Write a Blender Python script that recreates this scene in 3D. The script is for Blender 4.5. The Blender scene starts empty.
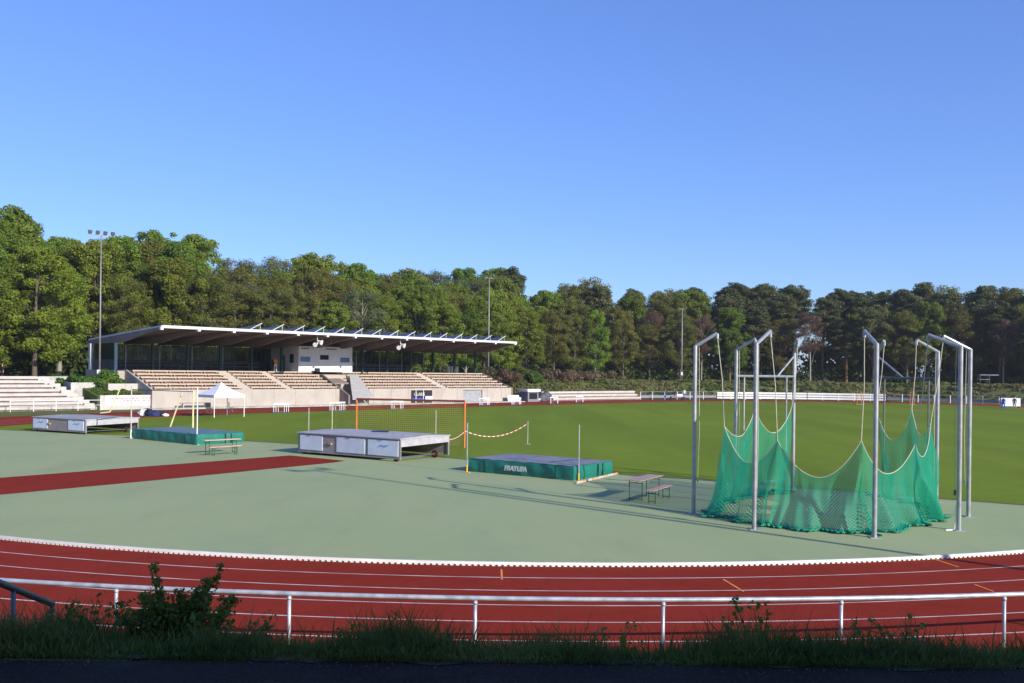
import bpy, bmesh, math, random
import numpy as np
from mathutils import Vector, Matrix
R_=math.radians; PI=math.pi
random.seed(7); rng=np.random.default_rng(11)
sc=bpy.context.scene; COL=sc.collection
# ---------------------------------------------------------------- camera model (survey of the photo)
PHI,HOR,F,H0=0.0121,29.6,958.0,4.5
def at(x,y,z=0.0):
    """world point at height z seen at photo position x,y"""
    c,s=math.cos(PHI),math.sin(PHI); dx=x-512; dy=y-341.5
    a=dx*c+dy*s; b=-dx*s+dy*c
    d=F*(H0-z)/(b-HOR); return Vector((a*d/F,d,z))
def atd(x,y,d):
    c,s=math.cos(PHI),math.sin(PHI); dx=x-512; dy=y-341.5
    a=dx*c+dy*s; b=-dx*s+dy*c
    return Vector((a*d/F,d,H0-(b-HOR)*d/F))
def px(P):
    x=F*P[0]/P[1]; y=HOR-F*(P[2]-H0)/P[1]; c,s=math.cos(PHI),math.sin(PHI)
    return 512+x*c-y*s, 341.5+x*s+y*c
# ---------------------------------------------------------------- materials
MATS={}
def new_mat(name):
    m=bpy.data.materials.new(name); m.use_nodes=True; nt=m.node_tree
    for n in list(nt.nodes): nt.nodes.remove(n)
    o=nt.nodes.new('ShaderNodeOutputMaterial'); b=nt.nodes.new('ShaderNodeBsdfPrincipled')
    nt.links.new(b.outputs[0],o.inputs[0]); MATS[name]=m
    return m,nt,b,o
def mat(name,col,rough=.6,metal=0.,var=.12,scale=3.,spec=.4,bump=0.,bscale=40.,col2=None,detail=5.,coord='Object'):
    m,nt,b,o=new_mat(name)
    tc=nt.nodes.new('ShaderNodeTexCoord'); nz=nt.nodes.new('ShaderNodeTexNoise'); nz.inputs['Scale'].default_value=scale; nz.inputs['Detail'].default_value=detail
    nt.links.new(tc.outputs[coord],nz.inputs['Vector'])
    rp=nt.nodes.new('ShaderNodeValToRGB'); c2=col2 if col2 else tuple(min(1,c*(1+var)) for c in col); c1=col if col2 else tuple(c*(1-var) for c in col)
    rp.color_ramp.elements[0].position=.35; rp.color_ramp.elements[0].color=(*c1,1)
    rp.color_ramp.elements[1].position=.65; rp.color_ramp.elements[1].color=(*c2,1)
    nt.links.new(nz.outputs['Fac'],rp.inputs[0]); nt.links.new(rp.outputs[0],b.inputs['Base Color'])
    b.inputs['Roughness'].default_value=rough; b.inputs['Metallic'].default_value=metal
    b.inputs['Specular IOR Level'].default_value=spec
    if bump:
        n2=nt.nodes.new('ShaderNodeTexNoise'); n2.inputs['Scale'].default_value=bscale; n2.inputs['Detail'].default_value=4
        nt.links.new(tc.outputs[coord],n2.inputs['Vector'])
        bp=nt.nodes.new('ShaderNodeBump'); bp.inputs['Strength'].default_value=bump; bp.inputs['Distance'].default_value=.05
        nt.links.new(n2.outputs['Fac'],bp.inputs['Height']); nt.links.new(bp.outputs[0],b.inputs['Normal'])
    return m
def layered(name,base,layers,rough=.8,bump=.3,bscale=30,spec=.2):
    """base colour with noise layers [(scale,lo,hi,colour,strength,stretch)]"""
    m,nt,b,o=new_mat(name); tc=nt.nodes.new('ShaderNodeTexCoord')
    cur=None
    for (scale,lo,hi,col,st,stretch) in layers:
        mp=nt.nodes.new('ShaderNodeMapping'); mp.inputs['Scale'].default_value=stretch[:3]; 
        if len(stretch)>3: mp.inputs['Rotation'].default_value=(0,0,stretch[3])
        nt.links.new(tc.outputs['Object'],mp.inputs[0])
        nz=nt.nodes.new('ShaderNodeTexNoise'); nz.inputs['Scale'].default_value=scale; nz.inputs['Detail'].default_value=6; nz.inputs['Roughness'].default_value=.6
        nt.links.new(mp.outputs[0],nz.inputs['Vector'])
        mr=nt.nodes.new('ShaderNodeMapRange'); mr.inputs[1].default_value=lo; mr.inputs[2].default_value=hi; mr.inputs[3].default_value=0; mr.inputs[4].default_value=st
        nt.links.new(nz.outputs['Fac'],mr.inputs[0])
        mx=nt.nodes.new('ShaderNodeMix'); mx.data_type='RGBA'
        nt.links.new(mr.outputs[0],mx.inputs[0])
        if cur is None: mx.inputs[6].default_value=(*base,1)
        else: nt.links.new(cur,mx.inputs[6])
        mx.inputs[7].default_value=(*col,1); cur=mx.outputs[2]
    nt.links.new(cur,b.inputs['Base Color']); b.inputs['Roughness'].default_value=rough; b.inputs['Specular IOR Level'].default_value=spec
    if bump:
        n2=nt.nodes.new('ShaderNodeTexNoise'); n2.inputs['Scale'].default_value=bscale; n2.inputs['Detail'].default_value=5
        nt.links.new(tc.outputs['Object'],n2.inputs['Vector'])
        bp=nt.nodes.new('ShaderNodeBump'); bp.inputs['Strength'].default_value=bump; bp.inputs['Distance'].default_value=.03
        nt.links.new(n2.outputs['Fac'],bp.inputs['Height']); nt.links.new(bp.outputs[0],b.inputs['Normal'])
    return m
def leafmat(name,c1,c2,trans=.4,scale=.35,hv=.03):
    m,nt,b,o=new_mat(name)
    tc=nt.nodes.new('ShaderNodeTexCoord'); oi=nt.nodes.new('ShaderNodeObjectInfo')
    nz=nt.nodes.new('ShaderNodeTexNoise'); nz.inputs['Scale'].default_value=scale; nz.inputs['Detail'].default_value=6
    nt.links.new(tc.outputs['Object'],nz.inputs['Vector'])
    rp=nt.nodes.new('ShaderNodeValToRGB'); rp.color_ramp.elements[0].position=.38; rp.color_ramp.elements[0].color=(*c1,1)
    rp.color_ramp.elements[1].position=.62; rp.color_ramp.elements[1].color=(*c2,1)
    nt.links.new(nz.outputs['Fac'],rp.inputs[0])
    hs=nt.nodes.new('ShaderNodeHueSaturation')
    mr=nt.nodes.new('ShaderNodeMapRange'); mr.inputs[3].default_value=.5-hv; mr.inputs[4].default_value=.5+hv*.6; nt.links.new(oi.outputs['Random'],mr.inputs[0]); nt.links.new(mr.outputs[0],hs.inputs['Hue'])
    m3=nt.nodes.new('ShaderNodeMath'); m3.operation='MULTIPLY'; m3.inputs[1].default_value=7.31; nt.links.new(oi.outputs['Random'],m3.inputs[0])
    m4=nt.nodes.new('ShaderNodeMath'); m4.operation='FRACT'; nt.links.new(m3.outputs[0],m4.inputs[0])
    m5=nt.nodes.new('ShaderNodeMapRange'); m5.inputs[3].default_value=.8; m5.inputs[4].default_value=1.2; nt.links.new(m4.outputs[0],m5.inputs[0]); nt.links.new(m5.outputs[0],hs.inputs['Value'])
    nt.links.new(rp.outputs[0],hs.inputs['Color']); nt.links.new(hs.outputs[0],b.inputs['Base Color'])
    b.inputs['Roughness'].default_value=.55; b.inputs['Specular IOR Level'].default_value=.25
    tr=nt.nodes.new('ShaderNodeBsdfTranslucent'); nt.links.new(hs.outputs[0],tr.inputs[0])
    mx=nt.nodes.new('ShaderNodeMixShader'); mx.inputs[0].default_value=trans
    nt.links.new(b.outputs[0],mx.inputs[1]); nt.links.new(tr.outputs[0],mx.inputs[2]); nt.links.new(mx.outputs[0],o.inputs[0])
    return m
def netmat(name,col,cell,thread,diag=True):
    m,nt,b,o=new_mat(name); b.inputs['Base Color'].default_value=(*col,1); b.inputs['Roughness'].default_value=.6
    uv=nt.nodes.new('ShaderNodeUVMap'); sp=nt.nodes.new('ShaderNodeSeparateXYZ')
    mp=nt.nodes.new('ShaderNodeMapping'); mp.inputs['Scale'].default_value=(1/cell,1/cell,1); mp.inputs['Rotation'].default_value=(0,0,PI/4 if diag else 0)
    nt.links.new(uv.outputs[0],mp.inputs[0]); nt.links.new(mp.outputs[0],sp.inputs[0])
    outs=[]
    for i in (0,1):
        fr=nt.nodes.new('ShaderNodeMath'); fr.operation='FRACT'; nt.links.new(sp.outputs[i],fr.inputs[0])
        lt=nt.nodes.new('ShaderNodeMath'); lt.operation='LESS_THAN'; lt.inputs[1].default_value=thread/cell; nt.links.new(fr.outputs[0],lt.inputs[0]); outs.append(lt)
    mxm=nt.nodes.new('ShaderNodeMath'); mxm.operation='MAXIMUM'; nt.links.new(outs[0].outputs[0],mxm.inputs[0]); nt.links.new(outs[1].outputs[0],mxm.inputs[1])
    tp=nt.nodes.new('ShaderNodeBsdfTransparent'); tl=nt.nodes.new('ShaderNodeBsdfTranslucent'); tl.inputs[0].default_value=(*col,1)
    m1=nt.nodes.new('ShaderNodeMixShader'); m1.inputs[0].default_value=.35; nt.links.new(b.outputs[0],m1.inputs[1]); nt.links.new(tl.outputs[0],m1.inputs[2])
    m2=nt.nodes.new('ShaderNodeMixShader'); nt.links.new(mxm.outputs[0],m2.inputs[0]); nt.links.new(tp.outputs[0],m2.inputs[1]); nt.links.new(m1.outputs[0],m2.inputs[2]); nt.links.new(m2.outputs[0],o.inputs[0])
    return m
W1=(1,1,1)
M={}
M['meadow']=layered('meadow',(.085,.12,.022),[(.08,.4,.62,(.14,.15,.035),.8,W1),(.9,.45,.7,(.05,.085,.016),.8,W1),(.25,.55,.7,(.16,.14,.06),.5,W1)],bump=.8,bscale=8)
M['field']=layered('field',(.145,.215,.016),[(.05,.42,.62,(.185,.25,.02),.8,(1,1,1)),(.12,.44,.58,(.118,.175,.014),.9,(1,.08,1,-.12)),(1.3,.45,.7,(.11,.16,.012),.55,W1),(9,.4,.7,(.2,.23,.03),.4,W1),(.35,.6,.72,(.22,.2,.06),.5,(1,.4,1)),(2.6,.6,.75,(.2,.2,.06),.4,W1)],bump=.5,bscale=25,spec=.05)
M['green']=layered('green',(.31,.375,.195),[(.12,.4,.62,(.35,.395,.21),.8,W1),(.5,.5,.72,(.275,.325,.175),.6,(1,.3,1,.8)),(2.2,.56,.75,(.37,.36,.2),.4,W1),(14,.45,.75,(.27,.3,.16),.4,W1),(3.7,.62,.8,(.23,.26,.15),.45,W1),(.22,.56,.66,(.26,.34,.2),.5,(1,.5,1,.4)),(26,.6,.75,(.42,.42,.3),.3,W1)],rough=.9,bump=.15,bscale=60,spec=.08)
M['track']=layered('track',(.225,.025,.014),[(.15,.42,.6,(.245,.03,.018),.8,W1),(1.1,.5,.7,(.18,.02,.008),.6,W1),(12,.45,.75,(.28,.042,.016),.35,W1),(.5,.6,.72,(.15,.022,.01),.45,(1,.3,1))],rough=.95,bump=.2,bscale=60,spec=.05)
M['trackfar']=M['track']
M['brownedge']=layered('brownedge',(.14,.12,.045),[(1.1,.4,.6,(.09,.11,.03),.9,W1),(5,.45,.7,(.2,.15,.08),.6,W1)],bump=.5)
M['asphalt']=layered('asphalt',(.02,.014,.009),[(1.2,.4,.6,(.028,.02,.013),.7,W1),(40,.5,.7,(.09,.07,.05),.5,W1),(3,.55,.7,(.05,.038,.026),.6,W1)],rough=.95,bump=.5,bscale=90)
M['line']=mat('line',(.5,.36,.32),.7,scale=1.5,col2=(.72,.68,.63))
M['yellow']=mat('yellow',(.75,.42,.04),.6)
M['kerb']=mat('kerb',(.8,.79,.76),.5,var=.08,scale=2)
M['kerbgap']=mat('kerbgap',(.2,.12,.1),.8)
M['galv']=mat('galv',(.38,.39,.41),.42,.5,var=.14,scale=5)
M['mastgrey']=mat('mastgrey',(.24,.235,.23),.55,.3,var=.14,scale=5)
M['galvdark']=mat('galvdark',(.16,.17,.18),.5,.5,var=.14,scale=5)
M['rail']=mat('rail',(.36,.38,.43),.45,.35,var=.15,scale=5,col2=(.6,.61,.65))
M['white']=mat('white',(.8,.8,.8),.5,var=.05,scale=1.5)
M['whitewall']=layered('whitewall',(.78,.78,.77),[(1.2,.5,.7,(.62,.62,.6),.5,(1,1,.3))],bump=0)
M['concrete']=layered('concrete',(.43,.385,.335),[(.5,.45,.65,(.35,.31,.27),.7,W1),(2.5,.5,.72,(.35,.3,.26),.5,(1,1,.25)),(9,.5,.75,(.6,.52,.44),.4,W1)],bump=.3,bscale=12)
M['oldwhite']=layered('oldwhite',(.5,.465,.43),[(.7,.45,.65,(.42,.39,.36),.7,W1),(3,.52,.7,(.36,.33,.29),.6,(1,1,.25))],bump=.3,bscale=12)
M['greystone']=layered('greystone',(.5,.49,.46),[(.9,.42,.6,(.3,.29,.27),.8,(1,1,.4)),(4,.5,.7,(.2,.2,.17),.5,W1)],bump=.4,bscale=9)
M['bench']=layered('bench',(.52,.42,.33),[(.8,.45,.65,(.45,.35,.27),.7,W1),(5,.5,.7,(.36,.28,.22),.5,W1)],bump=.2)
M['dark']=mat('dark',(.02,.02,.022),.6)
M['riser']=mat('riser',(.24,.17,.14),.8,var=.3,scale=2)  # dark brown; on the step flights it paints the shadow lines in
M['wood']=layered('wood',(.25,.205,.18),[(1.5,.4,.65,(.19,.155,.135),.8,(1,1,.2)),(8,.5,.7,(.32,.25,.2),.4,W1)],bump=.2)
M['soffit']=layered('soffit',(.17,.135,.115),[(.6,.4,.65,(.13,.1,.09),.8,W1)],bump=0)
M['posts']=mat('posts',(.012,.05,.042),.5,.1)
M['fascia']=mat('fascia',(.6,.61,.64),.5,var=.05,scale=.6)
M['panelgrey']=mat('panelgrey',(.07,.072,.085),.55,var=.2,scale=.5)
M['solar']=mat('solar',(.04,.05,.09),.35,.2,spec=.5)
M['booth']=mat('booth',(.8,.81,.83),.45,var=.04,scale=.7)
M['boothglass']=mat('boothglass',(.1,.16,.3),.25,.1,spec=.8)
M['darkglass']=mat('darkglass',(.015,.016,.022),.5,0,spec=.2)
M['cartgrey']=layered('cartgrey',(.3,.265,.265),[(.7,.42,.62,(.25,.225,.22),.8,W1),(6,.5,.7,(.42,.39,.38),.5,(1,.3,1))],rough=.5,bump=.1)
M['carttop']=layered('carttop',(.4,.39,.4),[(.6,.42,.62,(.3,.29,.3),.8,W1),(4,.5,.7,(.24,.22,.21),.5,(1,.2,1))],rough=.55,bump=.1)
M['cartwhite']=mat('cartwhite',(.62,.66,.76),.4,var=.07,scale=2)
M['logoblue']=mat('logoblue',(.2,.36,.66),.5)
M['rubber']=mat('rubber',(.018,.018,.018),.7)
M['redhub']=mat('redhub',(.45,.04,.03),.5)
M['tarpgreen']=layered('tarpgreen',(.012,.17,.125),[(.8,.4,.6,(.012,.15,.11),.6,W1),(5,.5,.7,(.02,.2,.15),.3,(1,1,.2))],rough=.42,bump=.25,bscale=3,spec=.5)
M['tarptop']=layered('tarptop',(.19,.19,.2),[(1.2,.4,.6,(.25,.25,.26),.8,(1,.25,1)),(3.5,.5,.7,(.12,.12,.14),.6,W1)],rough=.5,bump=.3,bscale=4)
M['bluetop']=layered('bluetop',(.1,.17,.2),[(1.0,.4,.6,(.15,.22,.25),.8,(1,.25,1))],rough=.5,bump=.3,bscale=4)
M['letter']=mat('letter',(.6,.63,.6),.5)
M['orange']=mat('orange',(.62,.17,.03),.45,var=.06)
M['beerwood']=layered('beerwood',(.72,.46,.3),[(2,.4,.6,(.62,.38,.25),.8,(1,.1,1))],rough=.45,bump=.05)
M['beergreen']=mat('beergreen',(.02,.12,.055),.5)
M['tentcloth']=mat('tentcloth',(.8,.8,.85),.6,var=.03)
M['redtape']=mat('redtape',(.65,.05,.04),.5)
M['bark']=layered('bark',(.11,.085,.065),[(1.2,.4,.6,(.16,.13,.1),.8,(1,1,.3)),(6,.5,.7,(.06,.05,.04),.6,(1,1,.2))],bump=.6,bscale=10)
M['barkpine']=layered('barkpine',(.2,.1,.055),[(1.2,.4,.6,(.28,.15,.08),.8,(1,1,.3)),(6,.5,.7,(.1,.06,.04),.6,(1,1,.2))],bump=.6,bscale=10)
M['barkpale']=layered('barkpale',(.3,.27,.22),[(1.2,.4,.6,(.22,.2,.16),.8,(1,1,.3))],bump=.5,bscale=10)
M['leafoak']=leafmat('leafoak',(.115,.17,.018),(.195,.26,.03))
M['leafbright']=leafmat('leafbright',(.13,.2,.018),(.2,.285,.03))
M['leafolive']=leafmat('leafolive',(.125,.14,.024),(.2,.195,.04))
M['leafsparse']=leafmat('leafsparse',(.11,.13,.05),(.17,.2,.08))
M['leafpine']=leafmat('leafpine',(.065,.085,.026),(.11,.125,.04),trans=.12,hv=.015)
M['leafpink']=leafmat('leafpink',(.15,.085,.06),(.21,.125,.09),hv=.01)
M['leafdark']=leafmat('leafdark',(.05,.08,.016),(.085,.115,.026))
M['leafhedge']=leafmat('leafhedge',(.085,.1,.035),(.17,.13,.07),scale=.25)
M['leafherb']=leafmat('leafherb',(.1,.125,.03),(.19,.16,.06),scale=.12)
M['leafshrub']=leafmat('leafshrub',(.06,.13,.015),(.11,.2,.03),scale=.6)
M['leafbush']=leafmat('leafbush',(.12,.2,.025),(.19,.28,.05),scale=3)
M['grassblade']=leafmat('grassblade',(.1,.15,.03),(.19,.23,.055),trans=.35,scale=1.5)
M['netgreen']=netmat('netgreen',(.010,.37,.21),.062,.0195)
M['netorange']=netmat('netorange',(.6,.42,.1),.12,.007,False)
M['netheap']=mat('netheap',(.012,.24,.15),.7,var=.3,scale=12)
M['rope']=mat('rope',(.55,.52,.4),.7)
M['skin']=mat('skin',(.5,.3,.22),.6); M['hair']=mat('hair',(.05,.03,.02),.7)
for n,c in dict(cblack=(.015,.015,.018),cwhite=(.75,.75,.75),cblue=(.02,.07,.5),corange=(.8,.28,.04),cgrey=(.2,.2,.22),cred=(.5,.04,.04),cnavy=(.02,.03,.12)).items(): M[n]=mat(n,c,.8,var=.1,scale=8)
# ---------------------------------------------------------------- mesh builder
class MB:
    def __init__(s): s.v=[]; s.f=[]; s.mi=[]; s.uv=None
    def add(s,vs,fs,mi=0):
        n=len(s.v); s.v+= [tuple(v) for v in vs]; s.f+=[tuple(i+n for i in f) for f in fs]; s.mi+=[mi]*len(fs); return s
    def box(s,c,size,u=(1,0,0),mi=0,w=None):
        """oriented box: c centre, size along u, v(horizontal perp), z"""
        u=Vector(u).normalized(); z=Vector(w).normalized() if w is not None else Vector((0,0,1)); v=z.cross(u).normalized()
        c=Vector(c); a,b,h=[q/2 for q in size]; vs=[]
        for sz in (-1,1):
            for sx,sy in ((-1,-1),(1,-1),(1,1),(-1,1)): vs.append(c+u*a*sx+v*b*sy+z*h*sz)
        return s.add(vs,[(0,3,2,1),(4,5,6,7),(0,1,5,4),(1,2,6,5),(2,3,7,6),(3,0,4,7)],mi)
    def tube(s,pts,r,n=8,mi=0,caps=True):
        pts=[Vector(p) for p in pts]; rs=r if isinstance(r,(list,tuple)) else [r]*len(pts); vs=[];fs=[]
        prev=None
        for i,p in enumerate(pts):
            t=(pts[min(i+1,len(pts)-1)]-pts[max(i-1,0)]).normalized()
            if prev is None:
                a=Vector((0,0,1)) if abs(t.z)<.9 else Vector((1,0,0)); x=t.cross(a).normalized()
            else: x=(prev-t*prev.dot(t)).normalized()
            prev=x; y=t.cross(x)
            for k in range(n): an=2*PI*k/n; vs.append(p+(x*math.cos(an)+y*math.sin(an))*rs[i])
        for i in range(len(pts)-1):
            for k in range(n): a=i*n+k; b=i*n+(k+1)%n; fs.append((a,b,b+n,a+n))
        if caps: fs.append(tuple(reversed(range(n)))); fs.append(tuple(range((len(pts)-1)*n,len(pts)*n)))
        return s.add(vs,fs,mi)
    def prism(s,poly,off,mi=0):
        """poly: 3d points, extruded by vector off"""
        n=len(poly); off=Vector(off); vs=[Vector(p) for p in poly]+[Vector(p)+off for p in poly]
        return s.add(vs,[tuple(reversed(range(n))),tuple(range(n,2*n))]+[(i,(i+1)%n,(i+1)%n+n,i+n) for i in range(n)],mi)
    def build(s,name,m,parent=None,smooth=False,bevel=0,recalc=True):
        me=bpy.data.meshes.new(name); me.from_pydata(s.v,[],s.f)
        for q in (m if isinstance(m,(list,tuple)) else [m]): me.materials.append(q)
        if len(set(s.mi))>1: me.polygons.foreach_set('material_index',s.mi)
        if s.uv is not None:
            uvl=me.uv_layers.new(name='UVMap'); li=[0]*len(me.loops); me.loops.foreach_get('vertex_index',li)
            arr=np.array(s.uv,dtype=np.float32)[np.array(li)].ravel(); uvl.data.foreach_set('uv',arr)
        if recalc:
            bm=bmesh.new(); bm.from_mesh(me); bmesh.ops.recalc_face_normals(bm,faces=bm.faces)
            if bevel: bmesh.ops.bevel(bm,geom=list(bm.edges),offset=bevel,segments=2,affect='EDGES',clamp_overlap=True)
            bm.to_mesh(me); bm.free()
        if smooth: me.polygons.foreach_set('use_smooth',[True]*len(me.polygons))
        me.update(); o=bpy.data.objects.new(name,me); COL.objects.link(o)
        if parent is not None:
            o.parent=parent; o.matrix_parent_inverse=wm(parent).inverted()
        return o
def wm(o):
    m=o.matrix_basis.copy()
    if o.parent is not None: m=wm(o.parent)@o.matrix_parent_inverse@m
    return m
def tag(o,label,cat,group=None,kind=None):
    if label: o['label']=label
    if cat: o['category']=cat
    if group: o['group']=group
    if kind: o['kind']=kind
    return o
def empty(name,loc,label,cat,group=None,rz=0):
    o=bpy.data.objects.new(name,None); o.empty_display_size=.3; COL.objects.link(o); o.location=loc; o.rotation_euler=(0,0,rz)
    return tag(o,label,cat,group)
def struct(o): o['kind']='structure'; return o
def children(o): return [c for c in bpy.data.objects if c.parent==o]
KIDS={}
def dup(root,loc,rz=0,scale=None,label=None,group=None,cat=None):
    def cp(o,par):
        c=o.copy(); COL.objects.link(c); c.parent=par
        if o.name not in KIDS: KIDS[o.name]=[q for q in o.children]
        for ch in KIDS[o.name]: cp(ch,c)
        return c
    r=cp(root,None); r.location=loc; r.rotation_euler=(0,0,rz)
    if scale: r.scale=scale
    if label: r['label']=label
    if group: r['group']=group
    if cat: r['category']=cat
    return r
ORD='zeroth first second third fourth fifth sixth seventh eighth ninth tenth eleventh twelfth thirteenth fourteenth fifteenth sixteenth seventeenth eighteenth nineteenth twentieth'.split()
def ordn(i):
    if i<len(ORD): return ORD[i]
    t=['','','twenty','thirty','forty','fifty','sixty','seventy','eighty','ninety'][i//10]
    return (t+'-'+ORD[i%10]) if i%10 else {20:'twentieth',30:'thirtieth',40:'fortieth',50:'fiftieth',60:'sixtieth',70:'seventieth',80:'eightieth',90:'ninetieth'}.get(i,str(i))
# ---------------------------------------------------------------- frame of the main straight
O=Vector((-35.9,104.06,0)); U=Vector((.70007,.71408,0)); N=Vector((-.71408,.70007,0))
def S(t,s,z=0): q=O+U*t+N*s; return Vector((q.x,q.y,z))
# ---------------------------------------------------------------- ground plan
def catmull(pts,closed=True,step=8):
    out=[]; n=len(pts)
    rngi=range(n) if closed else range(n-1)
    for i in rngi:
        g=lambda k: np.array(pts[k%n]) if closed else np.array(pts[min(max(k,0),n-1)])
        p0,p1,p2,p3=g(i-1),g(i),g(i+1),g(i+2)
        for j in range(step):
            t=j/step; out.append(.5*((2*p1)+(-p0+p2)*t+(2*p0-5*p1+4*p2-p3)*t*t+(-p0+3*p1-3*p2+p3)*t**3))
    if not closed: out.append(np.array(pts[-1]))
    return np.array(out)
CX,CY,RK=.28,58.0,35.95
ctrl=[(CX+RK*math.cos(R_(a)),CY+RK*math.sin(R_(a))) for a in range(-35,-156,-8)]
ctrl+=[(-36.2,57.5),(-37.3,70),(-33.3,82.5),(-26.2,94),(-17.3,104.8),(-7.2,116.2),(3.9,127.6),(14.2,138.9),(25,149.5),(36,156.2),(48,158.6),(61,156.2),(72.5,148.5),(79,134),(79,112),(71,90),(58.5,69),(43,49)]
inner=catmull(ctrl)
_ang=np.linspace(0,1,len(inner))
def normals(P):
    t=np.roll(P,-1,0)-np.roll(P,1,0); t/=np.linalg.norm(t,axis=1)[:,None]
    return np.stack([-t[:,1],t[:,0]],1)      # polygon runs clockwise: left side = outside
nrm=normals(inner)
if np.dot(nrm[5],inner[5]-np.array([20,95]))<0: nrm=-nrm
near=np.array([math.exp(-max(0,np.hypot(p[0]-CX,p[1]-15)-30)/18) for p in inner])
width=7.0*near+10.0*(1-near)
outer=inner+nrm*width[:,None]
def sdist(P,poly):
    """distance outside polygon (0 inside) for array of points"""
    A=poly; B=np.roll(poly,-1,0); d2=np.full(len(P),1e18); ins=np.zeros(len(P),bool)
    for a,b in zip(A,B):
        ab=b-a; t=np.clip(((P-a)@ab)/(ab@ab),0,1); q=a+t[:,None]*ab; d2=np.minimum(d2,((P-q)**2).sum(1))
        c=((a[1]>P[:,1])!=(b[1]>P[:,1])); 
        with np.errstate(divide='ignore',invalid='ignore'): xi=(b[0]-a[0])*(P[:,1]-a[1])/(b[1]-a[1]+1e-12)+a[0]
        ins^=c&(P[:,0]<xi)
    d=np.sqrt(d2); d[ins]=0; return d
ZT=2.85
def hgt(P):
    sd=sdist(P,outer); h=np.clip((sd-1.6)/8.0,0,1)*ZT
    rx=P[:,0]-O.x; ry=P[:,1]-O.y; tt=rx*U.x+ry*U.y; ss=rx*N.x+ry*N.y
    d=np.maximum(np.maximum(-42-tt,tt-51),ss-7.5); h=h*np.clip(np.where(ss>-30,d/3.5,1),0,1)
    return h
xs=np.concatenate([[-2500,-900,-400,-220,-150],np.arange(-115,150,1.25),[170,210,300,500,1000,2500]])
ys=np.concatenate([[-1500,-500,-150,-70,-45],np.arange(-30,4.9,1.25),np.arange(5.0,10,.2),np.arange(10,225,1.25),[240,280,360,600,1200,3000]])
GX,GY=np.meshgrid(xs,ys); P=np.stack([GX.ravel(),GY.ravel()],1); Hh=hgt(P)
wob=.25*np.sin(P[:,0]*.31)*np.cos(P[:,1]*.27)+.12*np.sin(P[:,0]*.9+P[:,1]*.7)
far=(P[:,1]>60)|(P[:,0]<-25)
Hh=Hh+np.where(far&(Hh>.3),wob*np.clip(Hh,0,1),0)-.004
HG=Hh.reshape(len(ys),len(xs))
def hfast(X,Y):
    X=np.asarray(X,float); Y=np.asarray(Y,float); i=np.clip(np.searchsorted(xs,X)-1,0,len(xs)-2); j=np.clip(np.searchsorted(ys,Y)-1,0,len(ys)-2)
    u=(X-xs[i])/(xs[i+1]-xs[i]); v=(Y-ys[j])/(ys[j+1]-ys[j])
    return HG[j,i]*(1-u)*(1-v)+HG[j,i+1]*u*(1-v)+HG[j+1,i]*(1-u)*v+HG[j+1,i+1]*u*v
def hz(x,y): return float(hfast(x,y))
nx,ny=len(xs),len(ys); b=MB(); b.v=[(float(p[0]),float(p[1]),float(h)) for p,h in zip(P,Hh)]
b.f=[(j*nx+i,j*nx+i+1,(j+1)*nx+i+1,(j+1)*nx+i) for j in range(ny-1) for i in range(nx-1)]; b.mi=[0]*len(b.f)
struct(b.build('ground',M['meadow'],recalc=False,smooth=True))
def sheet(name,poly,z,m):
    bm=bmesh.new(); vs=[bm.verts.new((float(p[0]),float(p[1]),z)) for p in poly]
    f=bm.faces.new(vs); bmesh.ops.triangulate(bm,faces=[f]); bmesh.ops.recalc_face_normals(bm,faces=bm.faces)
    for f in bm.faces:
        if f.normal.z<0: f.normal_flip()
    me=bpy.data.meshes.new(name); bm.to_mesh(me); bm.free(); me.materials.append(m); o=bpy.data.objects.new(name,me); COL.objects.link(o); return o
def ring(name,A,B,z,m,closed=True):
    b=MB(); n=len(A); b.v=[(float(p[0]),float(p[1]),z) for p in A]+[(float(p[0]),float(p[1]),z) for p in B]
    b.f=[(i,(i+1)%n,(i+1)%n+n,i+n) for i in range(n if closed else n-1)]; b.mi=[0]*len(b.f)
    o=b.build(name,m)
    for p in o.data.polygons[:1]:
        if p.normal.z<0: o.data.flip_normals()
    return o
struct(sheet('infield_grass',inner,.004,M['field']))
struct(ring('running_track',inner,outer,.008,M['track']))
# lane lines
b=MB()
for k in range(1,7):
    if k*1.22+.02>6.9: continue
    off=k*1.22+.3*0
    A=inner+nrm*(off-.022); Bq=inner+nrm*(off+.025); n=len(A); base=len(b.v)
    b.v+=[(float(p[0]),float(p[1]),.012) for p in A]+[(float(p[0]),float(p[1]),.012) for p in Bq]
    b.f+=[(base+i,base+(i+1)%n,base+(i+1)%n+n,base+i+n) for i in range(n)]; b.mi+=[0]*n
struct(b.build('lane_markings',M['line']))
# small coloured relay marks painted on the near lanes
b=MB()
for (p0,p1,w) in [((927,557.5),(958,567.5),.05),((723,580),(743,592),.05),((974,585),(993,592),.05),((501,570),(501.5,580),.045)]:
    a=at(*p0); c=at(*p1); d=(c-a); b.box((a+c)/2+Vector((0,0,.0145)),(d.length,w,.003),d)
struct(b.build('relay_markings',mat('relaymark',(.75,.25,.05),.7)))
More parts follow.
